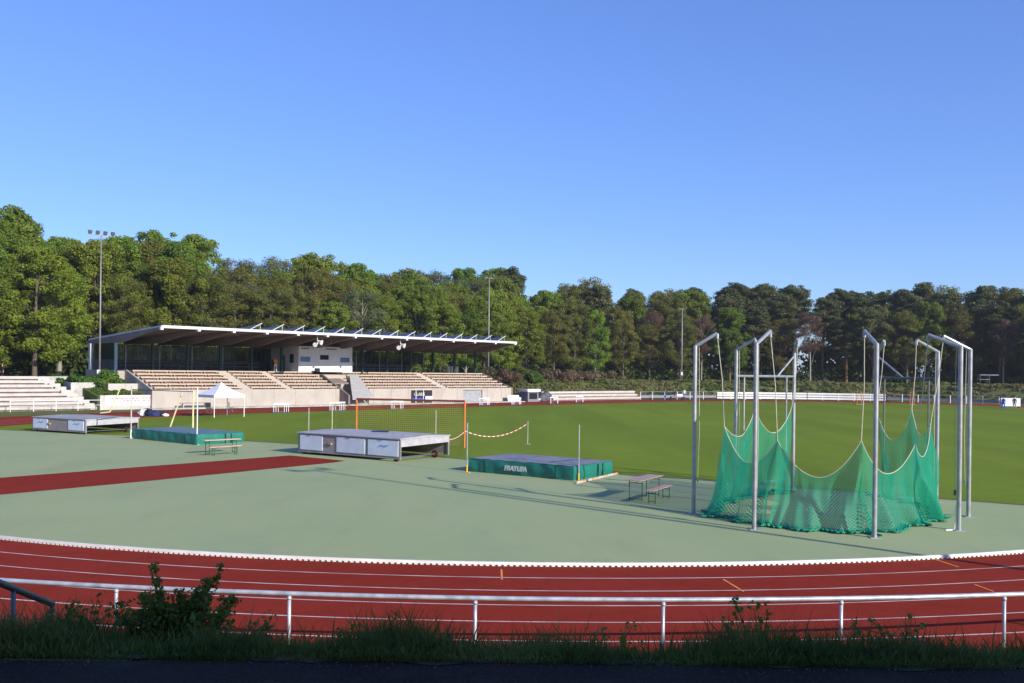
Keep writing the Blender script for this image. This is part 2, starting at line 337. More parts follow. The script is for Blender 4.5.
# kerb: white raised strip on short feet with drain gaps
b=MB(); n=len(inner)
ang=np.arange(-37,-170,-.18)
pl=[(CX+RK*math.cos(R_(a)),CY+RK*math.sin(R_(a))) for a in np.arange(-18,-157,-.22)]
pl=np.array(pl); cen=np.array([CX,CY]); nn=(pl-cen)/np.linalg.norm(pl-cen,axis=1)[:,None]; m_=len(pl)
for (o1,o2,z1,z2) in ((-.06,0.0,.04,.1),):
    base=len(b.v)
    for p,q in zip(pl,nn):
        for (o_,z_) in ((o1,z1),(o2,z1),(o2,z2),(o1,z2)): b.v.append((p[0]+q[0]*o_,p[1]+q[1]*o_,z_))
    for i in range(m_-1):
        for k in range(4):
            a=base+i*4+k; c=base+i*4+(k+1)%4; d=base+(i+1)*4+(k+1)%4; e=base+(i+1)*4+k; b.f.append((a,c,d,e)); b.mi.append(0)
for i in range(0,m_-1):
    p=pl[i]; t=(pl[i+1]-p); t=t/np.linalg.norm(t)
    b.box((p[0]-nn[i][0]*.035,p[1]-nn[i][1]*.035,.0245),(.075,.066,.035),(t[0],t[1],0))
struct(b.build('track_kerb',M['kerb']))
# green synthetic apron: near end of the infield
gb=[(-60,78.5)]+[tuple(at(*q)[:2]) for q in ((0,430),(140,436.5),(280,443.5),(450,458.5),(618.7,474.8),(700,480.5),(850,492.5),(1000,504))]+[(30,26)]
gbs=catmull(gb,False,8)
# polygon = inner points on the camera side of gb curve
def side(p): # below boundary?
    x=np.interp(p[0],gbs[:,0],gbs[:,1]); return p[1]<x
idx=[i for i in range(n) if side(inner[i])]
brk=[k for k in range(len(idx)) if idx[k]-idx[k-1]!=1]
k0=brk[-1] if len(brk) else 0
seq=idx[k0:]+idx[:k0]
arc=[inner[i]-nrm[i]*.07 for i in seq]
# order arc right->left or left->right, then close with boundary
if arc[0][0]>arc[-1][0]: arc=arc[::-1]
bnd=[p for p in gbs if arc[0][0]<p[0]<arc[-1][0]]
apoly=list(arc)+bnd[::-1]
struct(sheet('apron',apoly,.008,M['green']))
bb=np.array(bnd); 
t_=np.gradient(bb,axis=0); t_/=np.linalg.norm(t_,axis=1)[:,None]; nb=np.stack([-t_[:,1],t_[:,0]],1)
struct(ring('worn_turf_edge',bb-nb*.02,bb+nb*.45,.0075,M['brownedge'],closed=False))
# runway
rw=[at(-60,483),at(0,478),at(150,466.3),at(290,455.6),at(345,461),at(333,462.8),at(150,481),at(0,495),at(-60,501)]
struct(sheet('runway',[(p.x,p.y) for p in rw],.012,M['track']))
# asphalt footpath on top of the bank
b=MB(); b.v=[(-40,-4,ZT+.004),(40,-4,ZT+.004),(40,5.5,ZT+.004),(12,5.45,ZT+.004),(0,5.42,ZT+.004),(-6,5.25,ZT+.004),(-40,5.0,ZT+.004)]; b.f=[tuple(range(7))]; b.mi=[0]
struct(b.build('footpath',M['asphalt']))
# ---------------------------------------------------------------- plants
def leaves(C,Rr,n,size,squash=.8,up=.3,shell=.55,rg=rng):
    """n leaf quads around clump centres C (k,3) with radii Rr"""
    k=len(C); w=Rr**2; w=w/w.sum(); idx=rg.choice(k,n,p=w)
    d=rg.normal(size=(n,3)); d/=np.linalg.norm(d,axis=1)[:,None]; d[:,2]=np.where(rg.random(n)<up,np.abs(d[:,2]),d[:,2])
    r=Rr[idx]*(shell+(1.08-shell)*rg.random(n)**.6); pos=C[idx]+d*r[:,None]*np.array([1,1,squash])
    nr=d+rg.normal(size=(n,3))*.55; nr/=np.linalg.norm(nr,axis=1)[:,None]
    a=np.cross(nr,rg.normal(size=(n,3))); a/=np.linalg.norm(a,axis=1)[:,None]; c=np.cross(nr,a)
    sz=size*(.55+.9*rg.random(n))[:,None]
    q=np.stack([pos-a*sz*.55,pos+c*sz*.36+nr*sz*.1,pos+a*sz*.55,pos-c*sz*.36-nr*sz*.08],1)
    return q.reshape(-1,3)
def leafmesh(name,q,m):
    me=bpy.data.meshes.new(name); nq=len(q)//4
    me.vertices.add(len(q)); me.vertices.foreach_set('co',q.astype(np.float32).ravel())
    me.loops.add(nq*4); me.loops.foreach_set('vertex_index',np.arange(nq*4,dtype=np.int32))
    me.polygons.add(nq); me.polygons.foreach_set('loop_start',np.arange(0,nq*4,4,dtype=np.int32)); 
    me.update(calc_edges=True); me.materials.append(m); me.validate(); return me
def leafobj(name,q,m,parent=None):
    o=bpy.data.objects.new(name,leafmesh(name,q,m)); COL.objects.link(o); o.parent=parent; return o
TREES={}
def make_tree(kind,seed,H,m,bark,base=.2,rx=.27,nclump=46,nleaf=27360,size=0.236,trunk=.3,sparse=1.0,top=1.0,style='oak'):
    rg=np.random.default_rng(seed); name='pine_tree' if style=='pine' else 'broadleaf_tree'
    root=empty(name,(0,0,0),kind,'tree')
    tb=MB(); lean=rg.normal(size=2)*.02*H
    def tp(f): return Vector((lean[0]*f*f,lean[1]*f*f,H*f))
    tb.tube([tp(f) for f in (0,.03,.2,.45,.7,.9)],[trunk*1.5,trunk*1.1,trunk*.9,trunk*.7,trunk*.4,trunk*.12],8)
    C=[];Rr=[]; nclump=int(nclump*2.9); lob=rg.normal(size=8)*.5
    for i in range(nclump):
        if style=='pine':
            f=base+(1-base)*rg.random()**.7; e=(f-base)/(1-base); rad=rx*H*(.25+.85*math.sin(PI*(e*.8+.14)))*math.sqrt(rg.random()); cr=H*(.025+.03*rg.random())
        elif style=='slim':
            f=base+(1-base)*rg.random(); e=(f-base)/(1-base); rad=rx*H*math.sin(PI*(e*.8+.12))**.7*rg.random()**.5; cr=H*(.03+.035*rg.random())
        else:
            f=base+(1-base)*(rg.random()**.8); e=(f-base)/(1-base); rad=rx*H*max(.15,math.sin(PI*(e*.82+.12)))**.6*rg.random()**.45; cr=H*(.024+.042*rg.random()**1.3)
        an=rg.random()*2*PI; rad*=min(1.18,1+.3*math.sin(2*an+lob[0]*6)*lob[1]+.35*math.sin(3*an+lob[2]*6+e*4)*lob[3]); p=tp(f); z=f*H-cr*.7*(f>.9)
        c=np.array([p.x+rad*math.cos(an),p.y+rad*math.sin(an),z]); C.append(c); Rr.append(cr*sparse)
        if i%4==0 or (style=='pine' and i%2==0):
            f0=max(.12,f-.12-.15*rg.random()); q=tp(f0); mid=Vector(((q.x+c[0])/2,(q.y+c[1])/2,(q.z+c[2])/2+ .02*H)); tb.tube([q,mid,Vector(c)],[trunk*.28,trunk*.17,trunk*.05],5)
    tob=tb.build('trunk',bark,root,smooth=True)
    q=leaves(np.array(C),np.array(Rr),nleaf,size,squash=.6 if style=='pine' else .85,shell=.1 if style=='pine' else .15,rg=rg)
    leafobj('crown',q,m,root); root['H']=H
    del root['H']
    root.hide_render=False
    TREES.setdefault(kind,[]).append((root,H)); return root
# prototypes: the first placement reuses the prototype itself
make_tree('oak',1,20,M['leafoak'],M['bark'],base=.1,rx=.25,nclump=60,nleaf=36480,size=0.258)
make_tree('oak',2,20,M['leafoak'],M['bark'],base=.2,rx=.24,nclump=52,nleaf=33440,size=0.258)
make_tree('oak',3,20,M['leafoak'],M['bark'],base=.12,rx=.28,nclump=66,nleaf=39520,size=0.248)
make_tree('bright',4,20,M['leafbright'],M['bark'],base=.14,rx=.24,nclump=52,nleaf=33440,size=0.248)
make_tree('bright',5,20,M['leafbright'],M['barkpale'],base=.2,rx=.2,nclump=44,nleaf=27360,size=0.236,style='slim')
make_tree('olive',6,20,M['leafolive'],M['bark'],base=.18,rx=.22,nclump=46,nleaf=25840,size=0.214,style='slim')
make_tree('olive',7,20,M['leafolive'],M['bark'],base=.25,rx=.25,nclump=50,nleaf=25840,size=0.214)
make_tree('sparse',8,20,M['leafsparse'],M['barkpale'],base=.35,rx=.24,nclump=42,nleaf=14592,size=0.192,sparse=1.1)
make_tree('pine',9,20,M['leafpine'],M['barkpine'],base=.36,rx=.13,nclump=44,nleaf=27360,size=0.202,trunk=.24,style='pine')
make_tree('pine',10,20,M['leafpine'],M['barkpine'],base=.45,rx=.14,nclump=38,nleaf=24320,size=0.202,trunk=.22,style='pine')
make_tree('pine',12,20,M['leafpine'],M['barkpine'],base=.3,rx=.12,nclump=48,nleaf=25840,size=0.202,trunk=.24,style='pine')
make_tree('pink',11,20,M['leafpink'],M['barkpale'],base=.45,rx=.17,nclump=30,nleaf=10032,size=0.192,trunk=.2,style='slim')
LAB={'oak':'full dark-green oak','bright':'fresh bright-green tree','olive':'olive-brown young-leaved tree','sparse':'thinly leafed pale tree','pine':'dark bare-trunked pine','pink':'pinkish-brown thin-crowned tree'}
sky=np.array([(-150,205),(0,209),(15,203),(40,226),(60,232),(95,229),(130,234),(160,226),(185,229),(203,247),(215,270),(240,267),(265,263),(290,252),(310,259),(330,274),(350,269),(385,273),(420,267),(440,279),(470,276),(490,277),(505,270),(520,277),(532,294),(560,291),(575,282),(600,286),(615,297),(640,291),(660,294),(690,293),(715,281),(740,288),(770,289),(830,291),(860,296),(900,294),(935,284),(955,291),(990,290),(1024,293),(1250,293)],float)
line=np.array([(-100,62),(-84,84),(-66.5,106),(-55,117.5),(-44,128.5),(-33,139.5),(-22,151),(-11,164),(0,178),(12,190),(27,197),(45,200),(65,199.5),(85,193),(103,181),(117,165),(126,145),(132,118),(136,90)],float)
seg=np.linalg.norm(np.diff(line,axis=0),axis=1); cum=np.concatenate([[0],np.cumsum(seg)])
def along(L): return np.array([np.interp(L,cum,line[:,0]),np.interp(L,cum,line[:,1])])
def pick(x,row,rd):
    if x<210: w={'oak':.5,'bright':.3,'olive':.2}
    elif x<330: w={'oak':.2,'bright':.15,'olive':.45,'sparse':.2}
    elif x<540: w={'oak':.25,'bright':.35,'olive':.2,'sparse':.12,'pine':.08}
    elif x<680: w={'oak':.25,'bright':.2,'olive':.45,'pine':.1}
    else: w={'oak':.14,'bright':.08,'olive':.34,'pine':.34,'pink':.07,'sparse':.03}
    if row>=1 and x>640: w={'pine':.55,'oak':.15,'olive':.25,'pink':.05}
    ks=list(w); return rd.choices(ks,[w[k] for k in ks])[0]
plan=[]
rd=random.Random(21)
for row,(off,sp) in enumerate(((0,5.6),(5.5,5.8),(11.5,6.2),(18,6.6))):
    L=rd.random()*3
    while L<cum[-1]:
        p=along(L); q=along(min(L+1,cum[-1])); p0=along(max(L-1,0)); t=(q-p0)/np.linalg.norm(q-p0); nn_=np.array([-t[1],t[0]])
        x=p+nn_*(off+rd.uniform(-1.6,1.6))+t*rd.uniform(-1,1); X=px((x[0],x[1],10))[0]
        if x[1]>40 and -190<X<1200: plan.append([row,X,float(x[0]),float(x[1])])
        L+=sp*rd.uniform(.8,1.2)
plan.sort(key=lambda a:(a[0],a[1]))
specials={}
used=set(); rowcount={}; sector=[(-999,140,'behind the terraces'),(140,330,'behind left grandstand half'),(330,525,'behind right grandstand half'),(525,690,'behind the scrub mounds'),(690,870,'behind the white fence'),(870,1300,'at the far right')]
rown=['front row','second row','third row','back row']
for row,X,x,y in plan:
    kind=pick(X,row,rd); g=hz(x,y)
    ysk=float(np.interp(X,sky[:,0],sky[:,1])); b_=(-(X-512)*math.sin(PHI)+(ysk-341.5)*math.cos(PHI))
    Ht=H0-(b_-HOR)*y/F-g
    fac={0:rd.uniform(.66,.84),1:rd.uniform(.78,.94),2:rd.uniform(.91,1.01),3:rd.uniform(.95,1.08)}[row]
    if X>560 and X<700 and row==0: fac*=.92
    if X<110: fac=min(fac,.99)
    if X>640 and row>=2: fac=rd.uniform(.96,1.04)
    if kind=='pine': fac=min(1.04,fac*1.08)
    Ht*=fac*1.02
    root,Hp=rd.choice(TREES[kind]); s=Ht/Hp; sx=s*rd.uniform(.95,1.2)*(1.1 if row==0 else 1)*(1.25 if kind=='pine' else 1)
    si=[i for i,q in enumerate(sector) if q[0]<=X<q[1]][0]; key=(si,row); rowcount[key]=rowcount.get(key,0)+1
    if row<3: label=f"{LAB[kind]}, {ordn(rowcount[key])} from left in {rown[row]} {sector[si][2]}"; grp=f"trees of the {rown[row]}"
    else: label=f"treetop of the back row of the wood {sector[si][2]}"; grp=f"back row treetops {sector[si][2]}"
    if root.name in used: o=dup(root,(x,y,g-.05),rd.uniform(0,6.28),(sx,sx,s),label,grp)
    else:
        o=root; used.add(root.name); o.location=(x,y,g-.05); o.rotation_euler=(0,0,rd.uniform(0,6.28)); o.scale=(sx,sx,s); o['label']=label; o['group']=grp
# undergrowth under the wood
C=[];Rr=[]
L=0
while L<cum[-1]:
    p=along(L); q=along(min(L+1,cum[-1])); p0=along(max(L-1,0)); t=(q-p0)/np.linalg.norm(q-p0); nn_=np.array([-t[1],t[0]])
    for k in range(8):
        o_=rd.choice([rd.uniform(1,6),rd.uniform(6,22),rd.uniform(14,24)]); x=p+nn_*o_+t*rd.uniform(-1,1); X=px((x[0],x[1],3))[0]
        hh=rd.uniform(1.0,3.5) if o_<6 and X>520 else (rd.uniform(1.5,6.5) if o_<12 else rd.uniform(3,13))
        if x[1]<40: continue
        for j in range(2): C.append((x[0]+rd.uniform(-1,1),x[1]+rd.uniform(-1,1),ZT+hh*rd.uniform(.25,.85))); Rr.append(rd.uniform(.9,1.9))
    L+=1.3
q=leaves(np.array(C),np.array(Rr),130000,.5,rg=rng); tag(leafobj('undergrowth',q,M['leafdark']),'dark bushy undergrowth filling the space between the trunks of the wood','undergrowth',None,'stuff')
C=[];Rr=[]
for L in np.arange(0,cum[-1],1.6):
    p=along(L); q=along(min(L+1,cum[-1])); p0=along(max(L-1,0)); t=(q-p0)/np.linalg.norm(q-p0); nn_=np.array([-t[1],t[0]])
    for k in range(12):
        o_=rd.uniform(22,42); x=p+nn_*o_+t*rd.uniform(-2,2)
        if x[1]<40: continue
        C.append((x[0],x[1],ZT+rd.uniform(.5,17))); Rr.append(rd.uniform(1.6,2.8))
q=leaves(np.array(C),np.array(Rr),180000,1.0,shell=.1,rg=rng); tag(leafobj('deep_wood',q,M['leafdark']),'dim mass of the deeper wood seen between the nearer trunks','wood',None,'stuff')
# trees behind the photographer, whose shade lies on the near bank
def shade_tree(x,y,Ht,i):
    root,Hp=TREES['oak'][i%3]; s=Ht/Hp; dup(root,(x,y,ZT-.05),i*1.3,(s*1.35,s*1.35,s),'unseen leafy oak behind the footpath whose shade covers the bank','oaks shading the footpath')
SHADE=[(k*5.5+random.uniform(-.8,.8),-14-(k%2)*4) for k in range(-1,13)]
SHADE+=[(-9,-7),(-3,-9),(1,-6),(5,-8),(10,-6.5),(15,-6),(20,-5),(-13,-4.5),(-7,-4.2),(7.5,-4.2),(12,-3.5)]  # extra unseen trees, added close overhead to cut skylight on the path
for i,(x,y) in enumerate(SHADE): shade_tree(x,y,(12.7 if y<-11 else (9.1 if y<-4.9 else 7.6))+((i*37)%5)*.25,i)
def bush(name,label,c,rx,ry,h,n,size,m,group=None,clumps=12,seed=0,stems=True):
    rg=np.random.default_rng(seed); root=empty(name,(c[0],c[1],c[2]),label,'shrub',group)
    C=[];Rr=[]; sb=MB()
    for i in range(clumps):
        a=rg.random()*2*PI; r=math.sqrt(rg.random()); z=h*(.2+.65*rg.random()*(1-.5*r)); C.append((rx*r*math.cos(a),ry*r*math.sin(a),z)); Rr.append(min(rx,h)*(.22+.2*rg.random()))
        if stems: sb.tube([(0,0,0),(C[-1][0]*.5,C[-1][1]*.5,z*.6),C[-1]],[h*.02,h*.013,h*.004],5)
    if stems:
        s=sb.build('stem',M['bark']); s.parent=root
    leafobj('foliage',leaves(np.array(C),np.array(Rr),n,size,rg=rg),m,root); return root
# scrub along the bank right of the stand, left shrub, etc.
for i,(x,y,rx,h,mm,lab) in enumerate([(496,384,3.6,2.6,'leafhedge','rounded grey-green shrub beside the right end wall of the grandstand'),(518,386,3.8,2.1,'leafshrub','lower green shrub between the two scrub mounds right of the grandstand'),(484,378,2.6,2.6,'leafhedge','dusky shrub tucked against the top of the grandstand end wall')]):
    p=at(x,400); d=[148,156,146][i]; X=(x-512)/F*d; bush('shrub',lab,(X,d,hz(X,d)-.1),rx,2.6,h,9000,.26,M[mm],'shrubs beside the grandstand',40,30+i)
for i,(x,d,rx,h,lab) in enumerate([(541,162,5.5,2.1,'brownish scrub mound on the bank above the left end of the white steps'),(566,167,5.5,2.1,'brownish scrub mound on the bank above the middle of the white steps'),(592,172,5.5,1.9,'brownish scrub mound on the bank above the right end of the white steps')]):
    X=(x-512)/F*d; bush('shrub',lab,(X,d,hz(X,d)-.3),rx,2.6,h+.3,12000,.26,M['leafhedge'],'scrub mounds on the far bank',60,50+i)
for i,(t,s,rx,h,lab) in enumerate([(-6.2,5.2,2.6,2.6,'bright green shrub beside the left end of the seat rows'),(-8.6,6.6,2.0,1.8,'small green shrub around the foot of the left floodlight mast'),(-9.3,9.5,2.2,1.6,'leafy shrub above the grey retaining walls at the forest edge')]):
    p=S(t,s); bush('shrub',lab,(p.x,p.y,2.0),rx*.8,1.8,h,3500,.22,M['leafshrub'],'shrubs left of the grandstand',14,70+i)
# low tufts on the far bank
C=[];Rr=[]
for i in range(9000):
    k_=rd.randrange(len(outer)); a_=outer[k_]+(outer[(k_+1)%len(outer)]-outer[k_])*rd.random(); x=a_+nrm[k_]*rd.uniform(2.5,13)
    if x[1]<70: continue
    g=hz(*x) if i%1==0 else 0
    if g<.25: continue
    X=px((x[0],x[1],g))[0]
    if not -60<X<1090: continue
    C.append((x[0],x[1],g+.05)); Rr.append(rd.uniform(.3,.8))
q=leaves(np.array(C),np.array(Rr),60000,.36,squash=.45,up=1,rg=rng); tag(leafobj('bank_herbs',q,M['leafherb']),'rough tufted herbs covering the far bank','rough grass',None,'stuff')
# ---------------------------------------------------------------- foreground grass, bush and rail
def blades(n,reg,h0,h1,seed,m,name,label,w=.008):
    rg=np.random.default_rng(seed); y=reg[2]+(reg[3]-reg[2])*rg.random(n)**1.35; x=rg.uniform(-1,1,n)*(y*.56+.9)
    cl=.55+.45*np.sin(x*1.7+.6*np.sin(y*3))*np.sin(x*4.3+1.3)+.25*rg.normal(size=n); cl=np.clip(cl,.15,1.3)
    h=(h0+(h1-h0)*rg.random(n)**2.2)*cl*np.clip((y-reg[2])/.3+.45,0,1); g=hfast(x,y)
    a=rg.random(n)*2*PI; ln=h*rg.uniform(.1,.7,n); dx=np.cos(a)*ln; dy=np.sin(a)*ln; b2=rg.random(n)*2*PI; wx=np.cos(b2)*w*(1+rg.random(n)); wy=np.sin(b2)*w*(1+rg.random(n))
    p0=np.stack([x-wx,y-wy,g-.02],1); p1=np.stack([x+wx,y+wy,g-.02],1); p2=np.stack([x+dx*.35+wx*.7,y+dy*.35+wy*.7,g+h*.6],1); p3=np.stack([x+dx*.35-wx*.7,y+dy*.35-wy*.7,g+h*.6],1)
    q4=np.stack([x+dx,y+dy,g+h],1); 
    q=np.concatenate([np.stack([p0,p1,p2,p3],1).reshape(-1,3),np.stack([p3,p2,q4,q4+np.array([0,0,.001])],1).reshape(-1,3)])
    return tag(leafobj(name,q,m),label,'grass',None,'stuff')
blades(150000,(-7.5,7.5,5.5,8.2),.06,.31,1,M['grassblade'],'bank_grass','uncut shaded grass along the path edge on top of the bank',.0035)
blades(110000,(-7.5,7.5,5.40,6.1),.05,.16,3,M['grassblade'],'verge_grass','short shaded grass and herbs right beside the footpath edge',.005)
blades(50000,(-9,9,8.2,13.8),.05,.38,2,M['grassblade'],'slope_grass','long grass on the slope between the path and the tube rail',.006)
rg=np.random.default_rng(8); b=MB()
for i in range(600):
    x=rg.uniform(-4.2,4.2); y=5.38+rg.normal()*.07+.05*math.sin(x*3.1)-.02*x*(x<0); s=rg.uniform(.003,.008)*(1+1*(rg.random()<.03)); z=ZT+.006
    q=[(x+s*math.cos(a+i)*rg.uniform(.6,1.1),y+s*math.sin(a+i)*rg.uniform(.6,1.1)) for a in (0,1.25,2.5,3.8,5.0)]
    b.add([(u_,v_,z-.004) for u_,v_ in q]+[(x,y,z+s*.7)],[(0,1,5),(1,2,5),(2,3,5),(3,4,5),(4,0,5)])
tag(b.build('path_grit',mat('grit',(.14,.12,.1),.9,var=.4,scale=60)),'loose grit and small stones along the edge of the footpath','gravel',None,'stuff')
b=MB(); N_=160; e1_=[-8+16*k/N_ for k in range(N_+1)]
for x in e1_: b.v.append((x,5.40+.03*math.sin(x*2.3)+.035*math.sin(x*7.1+1)+.02*math.sin(x*19),ZT+.008))
for x in e1_: b.v.append((x,5.47,ZT+.008))
b.f=[(k,k+1,k+2+N_,k+1+N_) for k in range(N_)]; b.mi=[0]*N_
struct(b.build('soil_edge',mat('soil',(.045,.05,.022),.95,var=.4,scale=9,bump=.8)))
def weeds(name,label,x,y,h,seed,n=260,stemn=9,spread=.18,leaf=.035):
    rg=np.random.default_rng(seed); g=hz(x,y); root=empty(name,(x,y,g),label,'weed','tall weeds on the bank'); sb=MB(); C=[];Rr=[]
    for i in range(stemn):
        a=rg.random()*2*PI; r=spread*rg.random(); hh=h*rg.uniform(.55,1); tip=Vector((r*2*math.cos(a),r*2*math.sin(a),hh)); sb.tube([(r*.3*math.cos(a),r*.3*math.sin(a),-.02),(r*math.cos(a),r*math.sin(a),hh*.5),tip],[.005,.004,.002],4)
        for f in np.linspace(.25,1,7): C.append((r*2*math.cos(a)*f,r*2*math.sin(a)*f,hh*f)); Rr.append(.035+.02*rg.random())
    s=sb.build('stem',M['leafbush']); s.parent=root; leafobj('foliage',leaves(np.array(C),np.array(Rr),n,leaf,rg=rg),M['leafbush'],root); return root
for i,(x,h,y,lab) in enumerate([(60,.42,6.3,'spindly weed at the far left beside the short hand rail'),(88,.4,6.3,'thin weed left of the leafy bush on the bank'),(252,.3,6.2,'low weed just right of the leafy bush'),(395,.36,6.4,'upright weed on the bank left of the middle rail post'),(610,.3,6.3,'upright weed near the middle of the grass bank'),(765,.5,6.2,'leafy weed rising above the tube rail right of centre'),(910,.36,6.2,'low weed near the right end of the bank')]):
    weeds('weed',lab,(x-512)/F*y,y,h,100+i,n=int(170*h/.4),stemn=5)
def bigbush():
    d=6.6; X=(178-512)/F*d; g=hz(X,d); root=empty('bush',(X,d,g),'leafy dark bush with spreading twigs growing through the rail at the left','bush'); rg=np.random.default_rng(5); sb=MB(); C=[];Rr=[]
    tips=[(-.30,.1,.32),(-.22,0,.45),(-.17,.05,.66),(-.1,-.05,.42),(0,.1,.46),(.08,0,.42),(.2,.05,.56),(.31,.02,.66),(.24,-.05,.58),(.36,0,.38),(.3,.1,.3),(-.33,0,.2),(.05,-.1,.32),(-.05,.1,.28),(.15,.1,.38),(.14,.02,.5),(-.4,0,.33),(.4,.05,.44)]
    for tx,ty,tz in tips:
        sb.tube([(tx*.1,ty*.1,-.03),(tx*.45,ty*.5,tz*.55),(tx,ty,tz)],[.011,.007,.003],5)
        for f in np.linspace(.35,1,12): C.append((tx*(.1+.9*f),ty*f,tz*f)); Rr.append(.05*(1.25-f*.55))
    for k in range(48): C.append((rg.normal()*.19,rg.normal()*.1,.1+.34*rg.random())); Rr.append(.085)
    s=sb.build('stem',M['bark']); s.parent=root; leafobj('foliage',leaves(np.array(C),np.array(Rr),9000,.027,shell=.2,rg=rg),M['leafbush'],root)
bigbush()
# tube rail round the track
rp=[]; RR=43.35
angs=[math.atan2(at(x,1,0).x*0+0,1) for x in ()]
postX=[]
for xp in (-74,116,289,475,663,841,1004,1160):
    q=(xp-512+3.1)/F; X=q*15
    for _ in range(30): X=q*(CY-math.sqrt(RR**2-(X-CX)**2))
    postX.append(X)
root=empty('tube_rail',(CX,14.65,0),'long grey steel tube rail on short posts between grass bank and red track','rail')
b=MB(); pts=[]
for k in range(61):
    X=-17+34*k/60.; Y=CY-math.sqrt(RR**2-(X-CX)**2); pts.append((X,Y,1.02))
b.tube(pts,.037,10); b.build('rail_tube',M['rail'],root,smooth=True)
for X in postX:
    Y=CY-math.sqrt(RR**2-(X-CX)**2); b=MB(); b.tube([(X,Y,-.05),(X,Y,.985)],.028,8); b.tube([(X,Y,.93),(X,Y,.97)],.036,8); b.build('post',M['rail'],root,smooth=True)
b=MB(); root=empty('hand_rail',(-5.2,11,1),'short sloping handrail at the far left edge beside the steps','rail')
e=atd(52,604,10.0); s0=atd(-60,559,8.0); b.tube([s0,e],.035,8); b.build('rail_tube',M['galvdark'],root,smooth=True)
for p in (e+Vector((0,0,-.02)),s0*.4+e*.6):
    b=MB(); b.tube([(p.x,p.y,hz(p.x,p.y)-.1),(p.x,p.y,p.z)],.024,8); b.build('post',M['galvdark'],root,smooth=True)
HAZE=.00018
# ---------------------------------------------------------------- grandstand
gs=empty('grandstand',S(24,5,0),'long covered concrete grandstand with cantilever roof and tan seat rows','grandstand')
T0,T1=-3.1,51.2; ZB=4.08; TD=6.4; NR=6; ZW=1.93
Z3=Vector((0,0,1))
# stepped tier body (profile extruded along U); openings cut by leaving gaps in the front wall
def prof(t,s,z): return S(t,s,z)
rise=(ZB-ZW)/NR; td=TD/NR
# body in pieces along t so that the tunnel is a real recess
def tierpiece(b,ta,tb,skipfront=0.0,upto=NR):
    p=[S(ta,.3,-.05),S(ta,.3,ZW)]
    for k in range(NR):
        p.append(S(ta,.3+td*k,ZW+rise*k)) if k else None
        p.append(S(ta,.3+td*(k+1),ZW+rise*k)); p.append(S(ta,.3+td*(k+1),ZW+rise*(k+1)))
    p.append(S(ta,14.5,ZB)); p.append(S(ta,14.5,-.05))
    # remove duplicates
    q=[p[0]]
    for x in p[1:]:
        if (x-q[-1]).length>1e-4: q.append(x)
    b.prism(q,U*(tb-ta))
TUN=(20.8,25.3)      # central tunnel and ramp
DOORS=[(32.2,35.9),(41.6,45.3)]
b=MB(); tierpiece(b,T0,TUN[0]); tierpiece(b,TUN[1],T1)
b.build('tier_block',M['concrete'],gs)
# floor behind the tunnel opening
b=MB(); b.prism([S(TUN[0],3.6,-.05),S(TUN[0],3.6,ZB-.9),S(TUN[0],5.0,ZB-.9),S(TUN[0],5.0,ZB-rise),S(TUN[0],14.5,ZB-.002),S(TUN[0],14.5,-.05)],U*(TUN[1]-TUN[0])); b.build('tunnel_back',M['concrete'],gs)
# front wall with door openings
b=MB(); cur=T0
for a,c in [TUN]+DOORS:
    b.prism([S(cur,0,-.05),S(cur,0,ZW+.12),S(cur,.28,ZW+.12),S(cur,.28,-.05)],U*(a-cur)); cur=c
b.prism([S(cur,0,-.05),S(cur,0,ZW+.12),S(cur,.28,ZW+.12),S(cur,.28,-.05)],U*(T1-cur))
for a,c in DOORS: b.prism([S(a,-.01,ZW-.15),S(a,-.01,ZW+.13),S(a,.28,ZW+.13),S(a,.28,ZW-.15)],U*(c-a))
k=T0+3
while k<T1:
    if not any(a-.2<k<c+.2 for a,c in [TUN]+DOORS): b.prism([S(k,-.03,0),S(k,-.03,ZW+.1),S(k,0.001,ZW+.1),S(k,0.001,0)],U*.12)
    k+=2.9
b.build('front_wall',M['concrete'],gs)
b=MB(); b.prism([S(T0-1,-1.9,.004),S(T0-1,-1.9,.12),S(T0-1,-.01,.12),S(T0-1,-.01,.004)],U*(T1-T0+2)); b.build('plinth',M['greystone'],gs)
# seat rows : tan planks on dark blocks
STAIRS=[(7.5,8.8),(13.3,14.2),(37.8,39.0)]
def runs():
    cuts=sorted(STAIRS+[TUN]); cur=T0+.3; out=[]
    for a,c in cuts: out.append((cur,a)); cur=c
    out.append((cur,T1-.3)); return [r for r in out if r[1]-r[0]>.3]
for k in range(NR):
    z=ZW+rise*k
    for a,c in runs():
        t=a; b=MB()
        b.box(S((a+c)/2,.3+td*k+.60,z+.1),(c-a-.1,.12,.2),U,mi=1)
        while t<c-.2:
            e=min(t+2.1,c); cm=S((t+e)/2,.3+td*k+.45,z+.32); b.box(cm,(e-t-.04,.46,.15),U)
            for q in (t+.2,e-.2): b.box(S(q,.3+td*k+.36,z+.12),(.14,.2,.25),U,mi=1)
            t=e
        b.build('seat_row',[M['bench'],M['riser']],gs)
for a,c in STAIRS:
    b=MB()
    for k in range(NR*2):
        z=ZW+rise*k/2.; b.prism([S(a,.3+td*k/2,z-.02),S(a,.3+td*k/2,z+rise/2+.02),S(a,.3+td*(k+1)/2,z+rise/2+.02),S(a,.3+td*(k+1)/2,z-.02)],U*(c-a))
    b.build('staircase',M['concrete'],gs)
# end walls (stringers)
for t,mm,nm in ((T0-.2,M['concrete'],'end_wall'),(T1,M['riser'],'end_wall')):
    b=MB(); b.prism([S(t,-.1,-.05),S(t,-.1,ZW+.1),S(t,TD+.3,ZB+.12),S(t,14.6,ZB+.02),S(t,14.6,-.05)],U*.2); b.build(nm,mm,gs)
